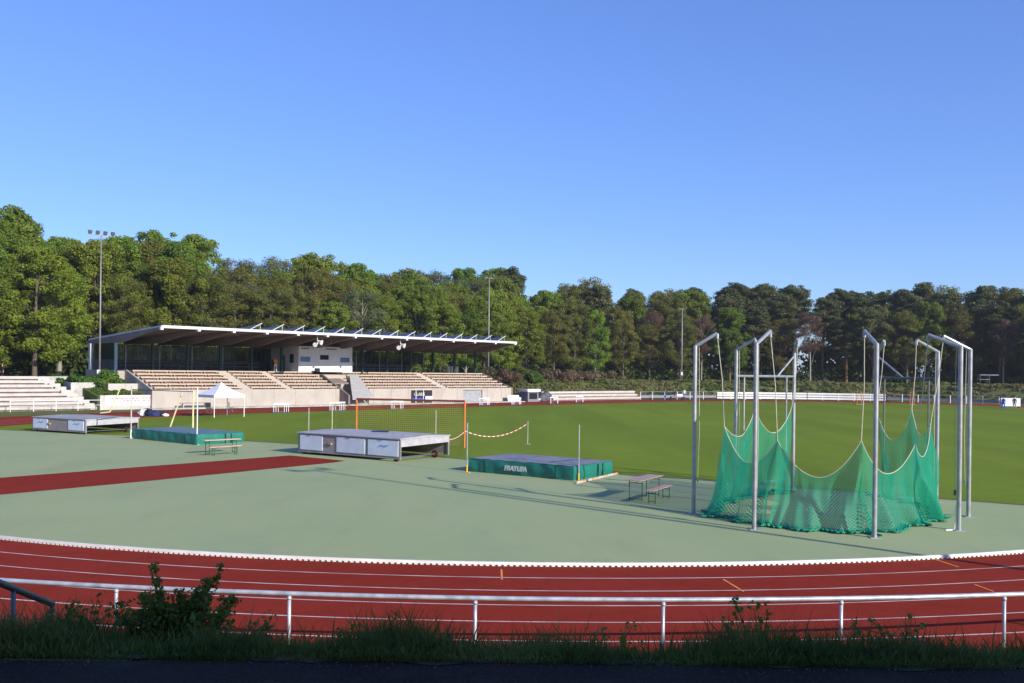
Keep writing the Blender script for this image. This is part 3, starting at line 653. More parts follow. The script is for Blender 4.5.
# tunnel ramp walls
b=MB(); b.prism([S(TUN[0]-.05,-1.9,0),S(TUN[0]-.05,-1.9,1.3),S(TUN[0]-.05,3.8,ZB-.3),S(TUN[0]-.05,4.4,ZB-.3),S(TUN[0]-.05,4.4,0)],U*.22); b.build('ramp_wall',M['wood'],gs)
b=MB(); b.prism([S(TUN[1]-.02,.29,0),S(TUN[1]-.02,.29,ZW),S(TUN[1]-.02,2.8,ZB-.75),S(TUN[1]-.02,4.4,ZB-.6),S(TUN[1]-.02,4.4,0)],U*.3); b.build('ramp_wall',M['greystone'],gs)
b=MB(); b.prism([S(TUN[0]+.2,-.2,0),S(TUN[0]+.2,1.2,0.75),S(TUN[0]+.2,3.7,2.2),S(TUN[0]+.2,3.7,0)],U*(TUN[1]-TUN[0]-.25)); b.build('ramp',M['greystone'],gs)
b=MB(); b.prism([S(TUN[0]+.2,1.9,2.6),S(TUN[0]+.2,1.9,2.75),S(TUN[0]+.2,3.9,3.3),S(TUN[0]+.2,3.9,3.12)],U*(TUN[1]-TUN[0]-2.0)); b.build('tunnel_lintel',M['wood'],gs)
# slanted grey cover sheet beside the tunnel
b=MB(); b.prism([S(24.9,3.7,3.75),S(26.2,3.7,3.75),S(24.9,-1.6,1.0),S(21.6,-1.6,.7)],Vector((0,0,.08))); b.build('grey_cover_sheet',mat('sheetgrey',(.42,.41,.41),.5,var=.08),gs)
# door fillings
a,c=DOORS[0]; b=MB(); b.prism([S(a+.01,.24,0),S(a+.01,.24,1.75),S(a+.01,.27,1.75),S(a+.01,.27,0)],U*(c-a-.02)); kd=b.build('kiosk_dark_panel',M['dark'],gs)  # flat dark panel painted in for the shade inside the opening
b=MB(); b.box(S((a+c)/2,.1,.55),(3.2,.12,.4),U); b.build('counter',M['cblue'],kd)
b=MB(); b.box(S(c-.7,-.15,.72),(1.3,.1,.55),U); b.build('pale_board',M['cartwhite'],kd)
for q in (a+.9,a+2.2): 
    b=MB(); b.tube([S(q,.05,0),S(q,.05,1.8)],.05,6); b.build('door_post',M['white'],kd)
cu=bpy.data.curves.new('signtext','FONT'); cu.body='CLABIS'; cu.size=.6; cu.extrude=.01; cu.align_x='CENTER'; 
to=bpy.data.objects.new('sign_lettering',cu); COL.objects.link(to); cu.materials.append(M['letter']); 
def orient(o,loc,right,up):
    right=Vector(right).normalized(); up=Vector(up).normalized(); n_=right.cross(up); m=Matrix((right,up,n_)).transposed().to_4x4(); m.translation=loc; return m
def settext(to,loc,right,up,parent):
    m=orient(to,loc,right,up); bpy.context.view_layer.update(); dg=bpy.context.evaluated_depsgraph_get(); me=bpy.data.meshes.new_from_object(to.evaluated_get(dg)); me.transform(m)
    o=bpy.data.objects.new(to.name,me); nm=to.name; COL.objects.unlink(to); bpy.data.objects.remove(to); o.name=nm; COL.objects.link(o); o.parent=parent; o.matrix_parent_inverse=wm(parent).inverted(); return o
settext(to,S((a+c)/2-.2,.225,1.05),U,Z3,kd)
a,c=DOORS[1]; b=MB(); b.prism([S(a+.01,.18,0),S(a+.01,.18,1.75),S(a+.01,.25,1.75),S(a+.01,.25,0)],U*(c-a-.02))
for k in range(6): b.box(S((a+c)/2,.17,.25+k*.27),(c-a-.05,.03,.03),U)
b.build('garage_door',mat('garage',(.33,.34,.35),.5,.1,var=.12),gs)
# platform posts, beams, roof
SPC=4.2
def ztop(s,sf): return 8.75+(7.62-8.75)*(s-sf)/(14.6-sf)
for k in range(-1,13):
    t=k*SPC; sf=-3.69+.2*k
    b=MB(); b.box(S(t,7.0,(ZB+7.15)/2),(.26,.26,7.15-ZB),U); b.build('post',M['posts'] if k>=0 else mat('postpale',(.35,.5,.48),.5),gs)
    b=MB(); zf=ztop(sf,sf)
    b.prism([S(t-.11,sf+.25,zf-.34),S(t-.11,sf+.25,zf-.17),S(t-.11,14.4,ztop(14.4,sf)-.17),S(t-.11,14.4,7.15),S(t-.11,6.8,7.1),S(t-.11,4.5,7.25)],U*.22); b.build('roof_beam',M['wood'],gs)
    b=MB(); b.box(S(t,sf-.02,zf-.28),(.32,.4,.34),U); b.build('gutter_bracket',M['fascia'],gs)
def roofq(t): return -3.69+.2*t/SPC
ta,tb=-SPC+.15,50.4+.4
b=MB(); fa,fb=roofq(ta),roofq(tb)
b.add([S(ta,fa,8.75),S(tb,fb,8.75),S(tb,14.6,7.62),S(ta,14.6,7.62),S(ta,fa,8.60),S(tb,fb,8.60),S(tb,14.6,7.47),S(ta,14.6,7.47)],[(0,1,2,3),(7,6,5,4),(0,4,5,1),(1,5,6,2),(2,6,7,3),(3,7,4,0)])
b.build('roof_slab',[M['soffit']],gs)
b=MB(); b.add([S(ta-.05,fa-.12,8.79),S(tb+.05,fb-.12,8.79),S(tb+.05,fb-.12,8.5),S(ta-.05,fa-.12,8.5),S(ta-.05,fa-.003,8.79),S(tb+.05,fb-.003,8.79),S(tb+.05,fb-.003,8.5),S(ta-.05,fa-.003,8.5)],[(0,1,2,3),(7,6,5,4),(0,4,5,1),(1,5,6,2),(2,6,7,3),(3,7,4,0)]); b.build('front_fascia',M['fascia'],gs)
for tt,sg in ((ta-.003,-1),(tb+.003,1)):
    f_=roofq(tt); b=MB(); b.prism([S(tt,f_,8.8),S(tt,14.65,7.68),S(tt,14.65,7.1),S(tt,7.0,7.08),S(tt,4.5,7.3),S(tt,f_,8.45)],U*.1*sg); b.build('gable_fascia',M['fascia'],gs)
b=MB(); b.add([S(ta,fa+.02,8.756),S(tb,fb+.02,8.756),S(tb,14.6,7.626),S(ta,14.6,7.626)],[(0,1,2,3)]); b.build('roof_sheeting',mat('roofsheet',(.35,.36,.38),.4,.3),gs)
# solar panels
for i in range(15):
    t=8.0+2.91*i-1.3; f_=roofq(t); b=MB()
    for j in range(4):
        s0=f_+.5+j*1.75; zz=ztop(s0,f_)+.12; z1=ztop(s0+1.65,f_)+.12; w=1.25; hh=.62
        b.add([S(t,s0,zz),S(t+w,s0,zz+hh),S(t+w,s0+1.65,z1+hh),S(t,s0+1.65,z1),S(t,s0,zz-.04),S(t+w,s0,zz+hh-.04),S(t+w,s0+1.65,z1+hh-.04),S(t,s0+1.65,z1-.04)],[(0,1,2,3),(7,6,5,4),(0,4,5,1),(1,5,6,2),(2,6,7,3),(3,7,4,0)])
    o=b.build('solar_panel',M['solar'],gs)
    b=MB(); z0=ztop(f_+.4,f_)+.04
    b.tube([S(t-.15,f_+.42,z0+.02),S(t+1.35,f_+.42,z0+.78)],.05,4); b.tube([S(t+1.1,f_+.42,z0),S(t+1.1,f_+.42,z0+.6)],.03,4); b.build('panel_frame',M['fascia'],o)
# rear wall: dark panels below, tinted glazing above, light mullions
SR=14.2
b=MB(); b.prism([S(-SPC,SR,ZB),S(-SPC,SR,ZB+1.25),S(-SPC,SR+.08,ZB+1.25),S(-SPC,SR+.08,ZB)],U*(50.4-SPC+ SPC-4)); rw_=b.build('rear_parapet',M['panelgrey'],gs)
m,nt,bs,o_=new_mat('tint'); bs.inputs['Base Color'].default_value=(.03,.04,.035,1); bs.inputs['Roughness'].default_value=.15
tp=nt.nodes.new('ShaderNodeBsdfTransparent'); tp.inputs[0].default_value=(.55,.6,.52,1); mx=nt.nodes.new('ShaderNodeMixShader'); mx.inputs[0].default_value=.35; nt.links.new(tp.outputs[0],mx.inputs[1]); nt.links.new(bs.outputs[0],mx.inputs[2]); nt.links.new(mx.outputs[0],o_.inputs[0]); M['tint']=m
for k in range(-1,11):
    b=MB(); b.prism([S(k*SPC+.06,SR+.02,ZB+1.26),S(k*SPC+.06,SR+.02,7.12),S(k*SPC+.06,SR+.05,7.12),S(k*SPC+.06,SR+.05,ZB+1.26)],U*(SPC-.12)); w_=b.build('window',M['tint'],gs)
    b=MB()
    for q in np.linspace(.7,SPC-.7,5): b.box(S(k*SPC+q,SR+.0,(ZB+1.26+7.12)/2),(.03,.03,7.12-ZB-1.26),U)
    b.build('glazing_bar',M['galvdark'],w_)
for k in range(-1,12):
    b=MB(); b.box(S(k*SPC,SR-.08,(ZB+7.15)/2),(.12,.12,7.15-ZB),U); b.build('mullion',M['white'] if k<0 else M['galv'],gs)
b=MB(); b.box(S(-SPC-.02,SR-.5,(ZB+7.1)/2),(.35,.5,7.1-ZB),U); b.build('corner_pillar',M['white'],gs)
# left side glass screen
b=MB(); b.prism([S(-SPC,7.2,ZB),S(-SPC,13.4,ZB),S(-SPC,13.4,ZB+1.2),S(-SPC,7.2,ZB+1.2)],U*.06); b.build('side_parapet',M['panelgrey'],gs)
b=MB(); b.prism([S(-SPC,7.2,ZB+1.21),S(-SPC,13.4,ZB+1.21),S(-SPC,13.4,7.1),S(-SPC,7.2,7.1)],U*.04); b.build('side_glazing',M['tint'],gs)
b=MB(); b.prism([S(-SPC-.3,6.7,2.5),S(-SPC-.3,14.5,2.5),S(-SPC-.3,14.5,ZB+.01),S(-SPC-.3,6.7,ZB+.01)],U*3.3); b.build('platform',M['concrete'],gs)
# front rail on the platform
for a,c in ((-3.5,16.8),(27.2,50)):
    b=MB()
    for z in (1.0,.55): b.tube([S(a,12.4,ZB+z),S(c,12.4,ZB+z)],.03,5)
    t=a
    while t<c+.1: b.tube([S(t,12.4,ZB),S(t,12.4,ZB+1.0)],.03,5); t+=2.1
    b.build('platform_rail',M['galv'],gs)
# benches at the back of the platform
for t in (4.0,8.1):
    b=MB(); b.box(S(t,10.6,ZB+.72),(2.2,.6,.06),U)
    for q in (-.9,.9): b.box(S(t+q,10.6,ZB+.35),(.06,.5,.7),U)
    tag(b.build('side_table',M['wood']),'small dark table at the back of the stand, '+('left' if t<5 else 'right')+' one of two','table','tables at the back of the stand')
# press box
TB=(18.7,27.0); SB=(6.0,12.5); ZR=7.2
pb=MB().box(S(sum(TB)/2,sum(SB)/2,(ZB+ZR+.15)/2+.02),(TB[1]-TB[0],SB[1]-SB[0],ZR+.15-ZB),U).build('press_box',[M['booth']],gs)
for (q,w,h,z,mm) in ((.95,1.5,.62,1.62,'boothglass'),(3.85,1.35,.6,1.9,'darkglass'),(7.1,1.5,.62,1.62,'boothglass')):
    b=MB(); b.box(S(TB[0]+q,SB[0]-.012,ZB+z),(w,.03,h),U); w_=b.build('window',M[mm],pb)
    b=MB(); 
    for dz in (-h/2-.04,h/2+.04): b.box(S(TB[0]+q,SB[0]-.03,ZB+z+dz),(w+.16,.07,.07),U)
    for dx in (-w/2-.04,w/2+.04): b.box(S(TB[0]+q+dx,SB[0]-.03,ZB+z),(.07,.069,h),U)
    b.build('frame',M['white'],w_)
for q in (.95,4.9):
    b=MB(); b.box(S(TB[0]+q,SB[0]-.012,ZB+3.0),(1.2 if q<2 else 1.7,.02,.16),U); b.build('lettering_bar',M['cgrey'],pb)  # plain dark bars in place of faint lettering, no grille known
b=MB(); b.box(S(TB[0]-.012,SB[0]+1.6,ZB+1.7),(.9,.03,1.1),N); b.build('side_window',M['darkglass'],pb)
b=MB(); b.box(S(TB[0]-.012,SB[0]+3.6,ZB+1.05),(.9,.03,2.1),N); b.build('side_door',M['cgrey'],pb)
# loudspeakers under the roof edge
for k_,t in enumerate((15.9,29.0)):
    s_=roofq(t)+.7; sp=empty('loudspeaker',S(t,s_,7.9),'white horn loudspeakers hanging under the roof edge '+('in front of the press box' if k_==0 else 'right of the press box'),'loudspeaker','loudspeakers under the roof edge')
    b=MB(); b.tube([S(t,s_,8.5),S(t,s_,7.3)],.05,6); b.build('bracket',M['galv'],sp)
    for dx,dz,ang in ((-.5,-.75,-1),(.45,-.6,1),(0,-.35,.3)):
        c=S(t,s_,8.2)+Z3*dz; d=(U*ang-N*.6-Z3*.25).normalized(); b=MB(); b.tube([c,c+d*.25,c+d*.5,c+d*.62],[.08,.1,.2,.3],10); b.build('horn',M['white'],sp)
# pale bins and things at the right end of the platform
for i,(t,h) in enumerate(((47.1,.9),(47.9,1.0),(48.8,.95))):
    b=MB(); b.tube([S(t,9.4,ZB),S(t,9.4,ZB+h),S(t,9.4,ZB+h+.06)],[.3,.34,.3],12); b.tube([S(t,9.4,ZB+h+.06),S(t,9.4,ZB+h+.1)],[.36,.33],12); tag(b.build('litter_bin',M['oldwhite'],smooth=False),f"{['left','middle','right'][i]} one of three pale bins at the right end of the stand",'bin','bins at the right end of the stand')
# speaker-like dark box in front of press box
b=MB(); b.box(S(20.9,5.1,ZB+.25),(.6,.4,.5),U); tag(b.build('equipment_case',M['cblack'],bevel=.03),'small black box in front of the press box wall','box')
# ---------------------------------------------------------------- left terraces
TL0,TL1=-34.0,-9.4
wt=empty('white_terrace',S(-20,4,0),'broad flight of eight weathered white concrete terrace steps','terrace')
p=[S(TL0,.9,-.05)]
zz=.0; NS=8
b=MB()
for k in range(NS):
    a=TL1-.46*k+ (0.5 if k==0 else 0); s0=.9+k*.78; z1=.42*(k+1)
    b.prism([S(TL0,s0+.1,-.05),S(TL0,s0+.1,z1-.15),S(TL0,s0+ (8-k)*.78,z1-.15),S(TL0,s0+(8-k)*.78,-.05)],U*(a-TL0),mi=1)  # dark lower riser: shadow line under each lip put into the colour
    b.prism([S(TL0-.02,s0-.08,z1-.27),S(TL0-.02,s0-.08,z1),S(TL0-.02,s0+.66,z1),S(TL0-.02,s0+.66,z1-.27)],U*(a-TL0+.04),mi=0)
b.build('steps',[M['oldwhite'],M['riser']],wt)
# narrow stair cut at its right side
b=MB()
for k in range(10): b.box(S(TL1-.2-.36*k+.8,1.2+.6*k,.33*(k+1)/2),(1.1,.62,.33*(k+1)),U)
b.build('side_stair',M['oldwhite'],wt)
rl=empty('terrace_rail',S(-14,-.4,0),'thin pale rail standing in front of the white terrace steps','rail')
b=MB(); b.tube([S(-17.5,-.4,1.05),S(-8.7,-.4,1.05)],.03,5); b.tube([S(-17.5,-.4,.55),S(-8.7,-.4,.55)],.022,5); b.build('rail_tube',M['white'],rl)
for t in (-17.4,-15.3,-13.2,-11.1,-8.8):
    b=MB(); b.tube([S(t,-.4,0),S(t,-.4,1.1)],.035,6); b.build('post',M['white'],rl)
for nm,lab,a,c,s0,z0,z1,mm in (('retaining_wall','low pale wall with grey return at the top right of the terrace',-11.6,-8.4,8.0,1.5,3.35,'greystone'),
    ('retaining_wall','mossy white wall in the middle of the stepped planters',-9.6,-5.9,4.6,.5,2.75,'greystone'),
    ('retaining_wall','pale weathered wall under the shrub beside the seat rows',-6.2,-2.4,3.4,.6,2.65,'oldwhite')):
    b=MB(); b.prism([S(a,s0,z0-.5),S(a,s0,z1),S(a,s0+.35,z1),S(a,s0+.35,z0-.5)],U*(c-a)); b.prism([S(a-.3,s0+.003,z0-.5),S(a-.3,s0+.003,z1-.003),S(a-.3,s0+3,z1-.003),S(a-.3,s0+3,z0-.5)],U*.3)
    tag(b.build(nm,M[mm]),lab,'wall','retaining walls left of the grandstand')
# planter soil behind the walls
b=MB(); b.prism([S(-8.7,.7,-.05),S(-8.7,.7,1.35),S(-8.7,4.7,2.2),S(-8.7,8.2,2.75),S(-8.7,12,3.1),S(-8.7,12,-.05)],U*7.2); struct(b.build('planted_bank_soil',M['meadow']))
C=[(lambda t,s:tuple(S(t,s,1.35+(s-.7)*.19)))(rd.uniform(-8.6,-1.7),rd.uniform(.8,8)) for _ in range(90)]
tag(leafobj('bank_plants',leaves(np.array(C),np.full(90,.42),7000,.16,squash=.6,rg=rng),M['leafshrub']),'low green plants between the retaining walls','ground cover',None,'stuff')
# banner
bn=empty('banner_wall',S(-5.4,.4,0),'long white banner on a low wall left of the grandstand','banner')
b=MB(); b.prism([S(-8.6,.35,0),S(-8.6,.35,1.5),S(-8.6,.6,1.5),S(-8.6,.6,0)],U*7.0); b.build('wall',M['oldwhite'],bn)
b=MB(); b.box(S(-4.9,.335,.93),(6.3,.02,1.05),U); bp=b.build('banner_sheet',M['whitewall'],bn)
b=MB(); 
rr=random.Random(4); 
for row,z in enumerate((1.18,.9)):
    t=-7.6 if row==0 else -6.2
    while t<(-2.3 if row==0 else -3):
        w=rr.uniform(.1,.32); b.box(S(t+w/2,.321,z),(w,.006,.15),U); t+=w+rr.uniform(.06,.16)
b.build('faded_print',mat('fadedred',(.45,.2,.22),.7),bp)
# ---------------------------------------------------------------- floodlight masts
def mast(x,y,z0,z1,label,heads=3,rot=0,r=.14,arm=1.0):
    root=empty('floodlight_mast',(x,y,z0),label,'floodlight mast','floodlight masts'); b=MB(); b.tube([(x,y,z0-.2),(x,y,z0+(z1-z0)*.5),(x,y,z1)],[r,r*.78,r*.5],10); b.build('pole',M['mastgrey'],root,smooth=True)
    d=Vector((math.cos(rot),math.sin(rot),0)); e=Vector((-d.y,d.x,0)); b=MB(); b.box((x,y,z1),(arm*2+.3,.12,.12),d); b.build('crossbar',M['mastgrey'],root)
    for i in range(heads):
        f=-1+2*i/(heads-1); c=Vector((x,y,z1))+d*arm*f-e*.15+Z3*.22; b=MB(); b.box(c,(.38,.24,.3),d,w=(-e*.5+Z3)); b.build('lamp_head',M['galvdark'],root)
    b=MB(); b.box((x,y-r-.1,z0+1.6),(.3,.2,.6),(1,0,0)); b.build('junction_box',M['white'],root)
mast(-45.2,105.0,2.2,18.9,'slim grey floodlight mast left of the grandstand roof',4,.7,.11,1.2)
p=atd(489,278,157); mast(p.x,157,2.8,p.z,'grey floodlight mast rising behind the right end of the grandstand',3,.6,.16,.8)
p=atd(682,309,187); mast(p.x,187,2.8,p.z,'grey floodlight mast in front of the wood left of the throwing cage',2,.1,.17,.7)
mast(20.4,14.3,0,17.0,'floodlight mast beside the near bend that throws the long shadow',2,.72,.13,.75)
def lamp(x,y,z0,z1):
    mast(x,y,z0,z1,'lower lamp mast beside the footpath right of the camera',2,.72,.09,.3)
# ---------------------------------------------------------------- far steps and fences
i0=None
def outpt(px_,off,z=0):
    """point on outer edge polyline + off at photo column px_ on the far side"""
    best=None
    for i in range(n):
        q=outer[i]+nrm[i]*off
        if q[1]<125: continue
        X=px((q[0],q[1],0))[0]
        if best is None or abs(X-px_)<best[0]: best=(abs(X-px_),i,q)
    return best[1],best[2]
def fence(a,c,label,style,off=.6,h=1.3,group='fences round the far bend'):
    i,_=outpt(a,off); j,_=outpt(c,off); i,j=min(i,j),max(i,j); P_=[outer[k]+nrm[k]*off for k in range(i,j+1)]
    # resample at 2.5 m
    Q=[P_[0]]; acc=0; dd=0
    L=[0]; 
    for k in range(1,len(P_)): L.append(L[-1]+np.linalg.norm(P_[k]-P_[k-1]))
    m_=max(2,int(L[-1]/2.5)+1); xs_=np.interp(np.linspace(0,L[-1],m_),L,[p[0] for p in P_]); ys_=np.interp(np.linspace(0,L[-1],m_),L,[p[1] for p in P_])
    root=empty('perimeter_fence',(xs_[0],ys_[0],0),label,'fence',group)
    for x,y in zip(xs_,ys_):
        b=MB(); b.box((x,y,h/2),(.09,.09,h+.04),(1,0,0)); b.build('post',M['white'],root)
    if style=='board':
        for z in (.3,.72,1.14):
            b=MB()
            for k in range(m_-1):
                A=Vector((xs_[k],ys_[k],z)); B=Vector((xs_[k+1],ys_[k+1],z)); b.box((A+B)/2,((B-A).length,.04,.3),B-A)
            b.build('board',M['whitewall'],root)
    else:
        b=MB()
        for z in (.35,.7,h): b.tube([(x,y,z) for x,y in zip(xs_,ys_)],.035,5)
        b.build('rail_tube',M['galv'],root)
        if style=='panel':
            b=MB()
            for k in range(m_-1):
                A=Vector((xs_[k],ys_[k],.45)); B=Vector((xs_[k+1],ys_[k+1],.45)); b.box((A+B)/2+Vector((0,.05,0)),((B-A).length-.12,.03,.4),B-A)
            b.build('infill_panel',mat('fencepanel',(.2,.22,.28),.6),root)
fence(642,717,'grey tube railing between the white steps and the board fence','panel')
fence(718,808,'white three-board fence seen through the left half of the cage','board')
fence(809,882,'white board fence seen between the middle cage posts','board')
fence(883,1120,'dark tube railing with white posts at the far right','panel')
# white low steps on the far side
i,_=outpt(531,.5); j,_=outpt(641,.5); i,j=min(i,j),max(i,j); st=empty('white_steps',(outer[i][0],outer[i][1],0),'long low white spectator steps right of the grandstand','terrace')
for k in range(3):
    A=[outer[q]+nrm[q]*(.5+k*.75) for q in range(i,j+1)]; B=[outer[q]+nrm[q]*(.5+k*.75+.72) for q in range(i,j+1)]; b=MB(); z1=.47*(k+1); m_=len(A)
    for p_,q_ in zip(A,B):
        b.v+= [(p_[0],p_[1],z1-.3),(p_[0],p_[1],z1),(q_[0],q_[1],z1),(q_[0],q_[1],z1-.3)]
    for e in range(m_-1):
        for f in range(4): b.f.append((e*4+f,e*4+(f+1)%4,(e+1)*4+(f+1)%4,(e+1)*4+f)); b.mi.append(0)
    b.f+=[(0,1,2,3),((m_-1)*4+3,(m_-1)*4+2,(m_-1)*4+1,(m_-1)*4)]; b.mi+=[0,0]
    b.build('step',M['oldwhite'],st)
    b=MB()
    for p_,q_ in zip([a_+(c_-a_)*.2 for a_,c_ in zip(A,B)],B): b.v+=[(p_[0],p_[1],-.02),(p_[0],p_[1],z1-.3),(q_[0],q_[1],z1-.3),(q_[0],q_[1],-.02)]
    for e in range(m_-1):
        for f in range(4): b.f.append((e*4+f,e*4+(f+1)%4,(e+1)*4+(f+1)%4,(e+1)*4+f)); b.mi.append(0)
    b.build('riser',M['riser'],st)  # dark riser colour stands in for the shade between the steps
# booth right of the stand
kb=empty('white_booth',S(54.6,-1.2,0),'small white-roofed booth with dark front right of the grandstand','booth')
c=S(54.4,-.6); MB().box(c+Z3*.75,(2.3,1.6,1.5),U).build('body',M['cgrey'],kb); MB().box(c+Z3*1.68,(2.8,2.0,.36),U).build('roof',M['white'],kb); MB().box(c-N*.82+Z3*.85,(1.7,.04,.9),U).build('window',M['darkglass'],kb)
c=S(50.6,-1.0); MB().box(c+Z3*.55,(2.4,.12,.9),U,w=(Z3+N*.3)).build('sign_board',M['white']).name='leaning_board'; tag(bpy.data.objects['leaning_board'],'plain white board leaning at the foot of the right seat rows','board')
def heap(name,label,c,r,h,m,seed,cat,group=None):
    bm=bmesh.new(); bmesh.ops.create_icosphere(bm,subdivisions=3,radius=1); rg=np.random.default_rng(seed); ph=rg.random(6)*6
    for v in bm.verts:
        f=1+.18*math.sin(v.co.x*4+ph[0])*math.cos(v.co.y*5+ph[1])+.1*math.sin(v.co.z*7+ph[2]+v.co.x*5); v.co=Vector((v.co.x*r[0]*f,v.co.y*r[1]*f,max(-.02,(v.co.z*.8+.35)*h*f)))
    me=bpy.data.meshes.new(name); bm.to_mesh(me); bm.free(); me.materials.append(m); me.polygons.foreach_set('use_smooth',[True]*len(me.polygons)); o=bpy.data.objects.new(name,me); COL.objects.link(o); o.location=c; return tag(o,label,cat,group)
heap('covered_heap','dark tarpaulin-covered heap just right of the white booth',S(57.6,-.6),(1.3,1.0),1.25,M['panelgrey'],3,'heap')
for i,(x,y,r,h,m,lab) in enumerate([(143,415.5,.45,.5,'cwhite','pale sports bag at the left end of the bag row'),(149,415.8,.4,.55,'cblack','black sports bag beside the pale one'),(154,416.2,.5,.42,'cnavy','dark blue sports bag in the middle of the bag row'),(160,416,.45,.35,'cblack','low black bag near the right end of the bag row'),(165.5,416.2,.3,.22,'cwhite','small white bag at the right end of the bag row')]):
    heap('sports_bag',lab,at(x,y),(r,r*.7),h,M[m],10+i,'bag','sports bags lying beside the track')
# ---------------------------------------------------------------- throwing cage
ZC=5.39; CC=Vector((10.8,31.5,0))
cage=empty('throwing_cage',CC,'tall steel throwing cage with green safety net hanging at half height','throwing cage')
posts={'A':(693,514),'B':(753.7,529.6),'C':(874,538),'D':(958.3,530.7),'E':(968,517),'F':(936,502.6)}
PP={k:at(*v) for k,v in posts.items()}
PP['G']=Vector((8.1,34.6,0)); PP['H']=Vector((11.02,37.4,0)); PP['I']=Vector((13.95,36.6,0))
tips={'A':(717,333),'B':(770,331),'C':(864,331),'D':(928,335),'E':(943,336),'F':(916,340),'G':(755,339),'H':(797.6,339),'I':(884,341)}
PEAK={'A':(6.78,30.5,2.84),'B':(7.92,28.5,2.55),'C':(10.05,27.5,2.63),'D':(12.15,28.8,2.43),'E':(13.5,30.8,3.13),'F':(14.0,33.5,3.4),'I':(13.6,35.7,3.2),'H':(10.65,36.4,3.26),'G':(8.63,34.0,3.3)}
BOT={'A':(6.15,30.35),'B':(7.6,28.15),'C':(10.0,27.0),'D':(12.95,29.2),'E':(13.75,31.0),'F':(14.3,33.6),'I':(13.7,35.9),'H':(10.6,36.6),'G':(8.2,34.4)}
TIP={}
for k,p in PP.items():
    pk=Vector(PEAK[k]); d=Vector((pk.x-p.x,pk.y-p.y,0)); 
    dd_=p.y+(pk.y-p.y)*.8; tp_=atd(*tips[k],dd_); TIP[k]=tp_
    b=MB(); b.tube([(p.x,p.y,0),(p.x,p.y,ZC)],.066,12); b.box((p.x,p.y,.015),(.3,.3,.03),(1,0,0)); po=b.build('post',M['galv'],cage,smooth=False)
    b=MB(); q0=Vector((p.x,p.y,ZC-.03)); b.tube([q0,q0+(tp_-q0)*1.0],.056,10); b.tube([tp_-Z3*.02,tp_-Z3*.18],.05,8); b.build('arm',M['galv'],po)
    # rope down the arm and to the net, returning down the post
    b=MB(); mid=(tp_+pk)/2+Vector((.05,.03,0)); b.tube([tp_-Z3*.1,mid,pk],.013,5); 
    e=d.normalized()*.12 if d.length>.01 else Vector((.1,0,0)); b.tube([(p.x+e.x,p.y+e.y,ZC-.05),(p.x+e.x*1.3,p.y+e.y*1.3,2.6),(p.x+e.x,p.y+e.y,1.1)],.009,5)
    b.build('rope',M['rope'],cage)
    b=MB(); b.box((p.x+e.x,p.y+e.y,1.1),(.05,.05,.16),(1,0,0)); b.build('cleat',M['galvdark'],po)
SAG={'HG':2.35,'GA':2.4,'AB':1.75,'BC':1.5,'CD':1.62,'DE':2.0,'EF':2.5,'FI':2.15}
nb_=MB(); nb_.uv=[]; er=MB(); hp=MB(); uacc=0
order='HGABCDEFI'
rgn=np.random.default_rng(77)
for a,c in zip(order[:-1],order[1:]):
    P0,P1=Vector(PEAK[a]),Vector(PEAK[c]); B0,B1=Vector((*BOT[a],0)),Vector((*BOT[c],0)); sag=SAG[a+c]; ch=(P1-P0).length
    nu=max(40,int(ch*34)); nv=34; base=len(nb_.v); ph=rgn.random(5)*6
    zmid=(P0.z+P1.z)/2; 
    tang=(P1-P0); tang.z=0; tang.normalize(); outv=Vector((tang.y,-tang.x,0)); 
    if outv.dot(P0-CC)<0: outv=-outv
    edge=[]; low=[]
    for i in range(nu+1):
        f=i/nu; w=abs(2*f-1); ez=sag+((P0.z if f<.5 else P1.z)-sag)*w**2.0
        pt=P0.lerp(P1,f); bt=B0.lerp(B1,f)
        wrin=.035*math.sin(f*ch*7+ph[0])+.03*math.sin(f*ch*15+ph[1]); pull=.10*(1-w**2)
        for j in range(nv+1):
            v=j/nv; zz_=ez*(1-v)+.03*v
            e_=v**1.6; pos=Vector((pt.x,pt.y,0)).lerp(Vector((bt.x,bt.y,0)),e_)
            fold=(.06+.15*v)*math.sin(f*ch*6.2+ph[2]+1.5*math.sin(v*2.5+ph[3]))*(.4+.6*w)+(.02+.05*v)*math.sin(f*ch*17+ph[4]+2*v)*(.3+.7*w)+.05*math.sin(v*5+f*ch*2.3+ph[4])
            # swag: cloth belly between the peaks
            tv=min(1,.12+v*2.2); pos+=outv*(fold*tv+.16*v*math.sin(f*ch*2.1+ph[3]+1.1*v)*math.sin(f*ch*3.3+ph[0])+wrin*(v*1.3)+.12*v*(1-w)); pos+=tang*(.05*tv*math.sin(v*6+f*9+ph[1]))
            if v>.93:
                g=(v-.93)/.07; pos+=outv*(.13*g*(.6+.6*math.sin(f*ch*9+ph[0])))
                zz_=.05+.07*abs(math.sin(f*ch*11+v*40+ph[3]))*(1-g*.5)
            nb_.v.append((pos.x,pos.y,zz_)); nb_.uv.append((uacc+f*ch*1.15,zz_+v*.12))
            if j==0: edge.append(Vector((pos.x,pos.y,zz_)))
        low.append(Vector(nb_.v[-1]))
    for i in range(nu):
        for j in range(nv): q=base+i*(nv+1)+j; nb_.f.append((q,q+1,q+nv+2,q+nv+1)); nb_.mi.append(0)
    er.tube(edge,.012,5)
    # bunched net lying on the ground
    for lay in range(3):
        pts=[]; rr_=[]
        for i,p in enumerate(low):
            pts.append(p+outv*(-.02-.10*lay+.05*math.sin(i*1.3+lay*2+ph[0]))+Vector((0,0,-p.z+.045+.03*abs(math.sin(i*.7+ph[1]+lay))))); rr_.append(.012+.024*abs(math.sin(i*1.83+ph[2]+lay)))
        hp.tube(pts,rr_,6)
    uacc+=ch*1.15+.37
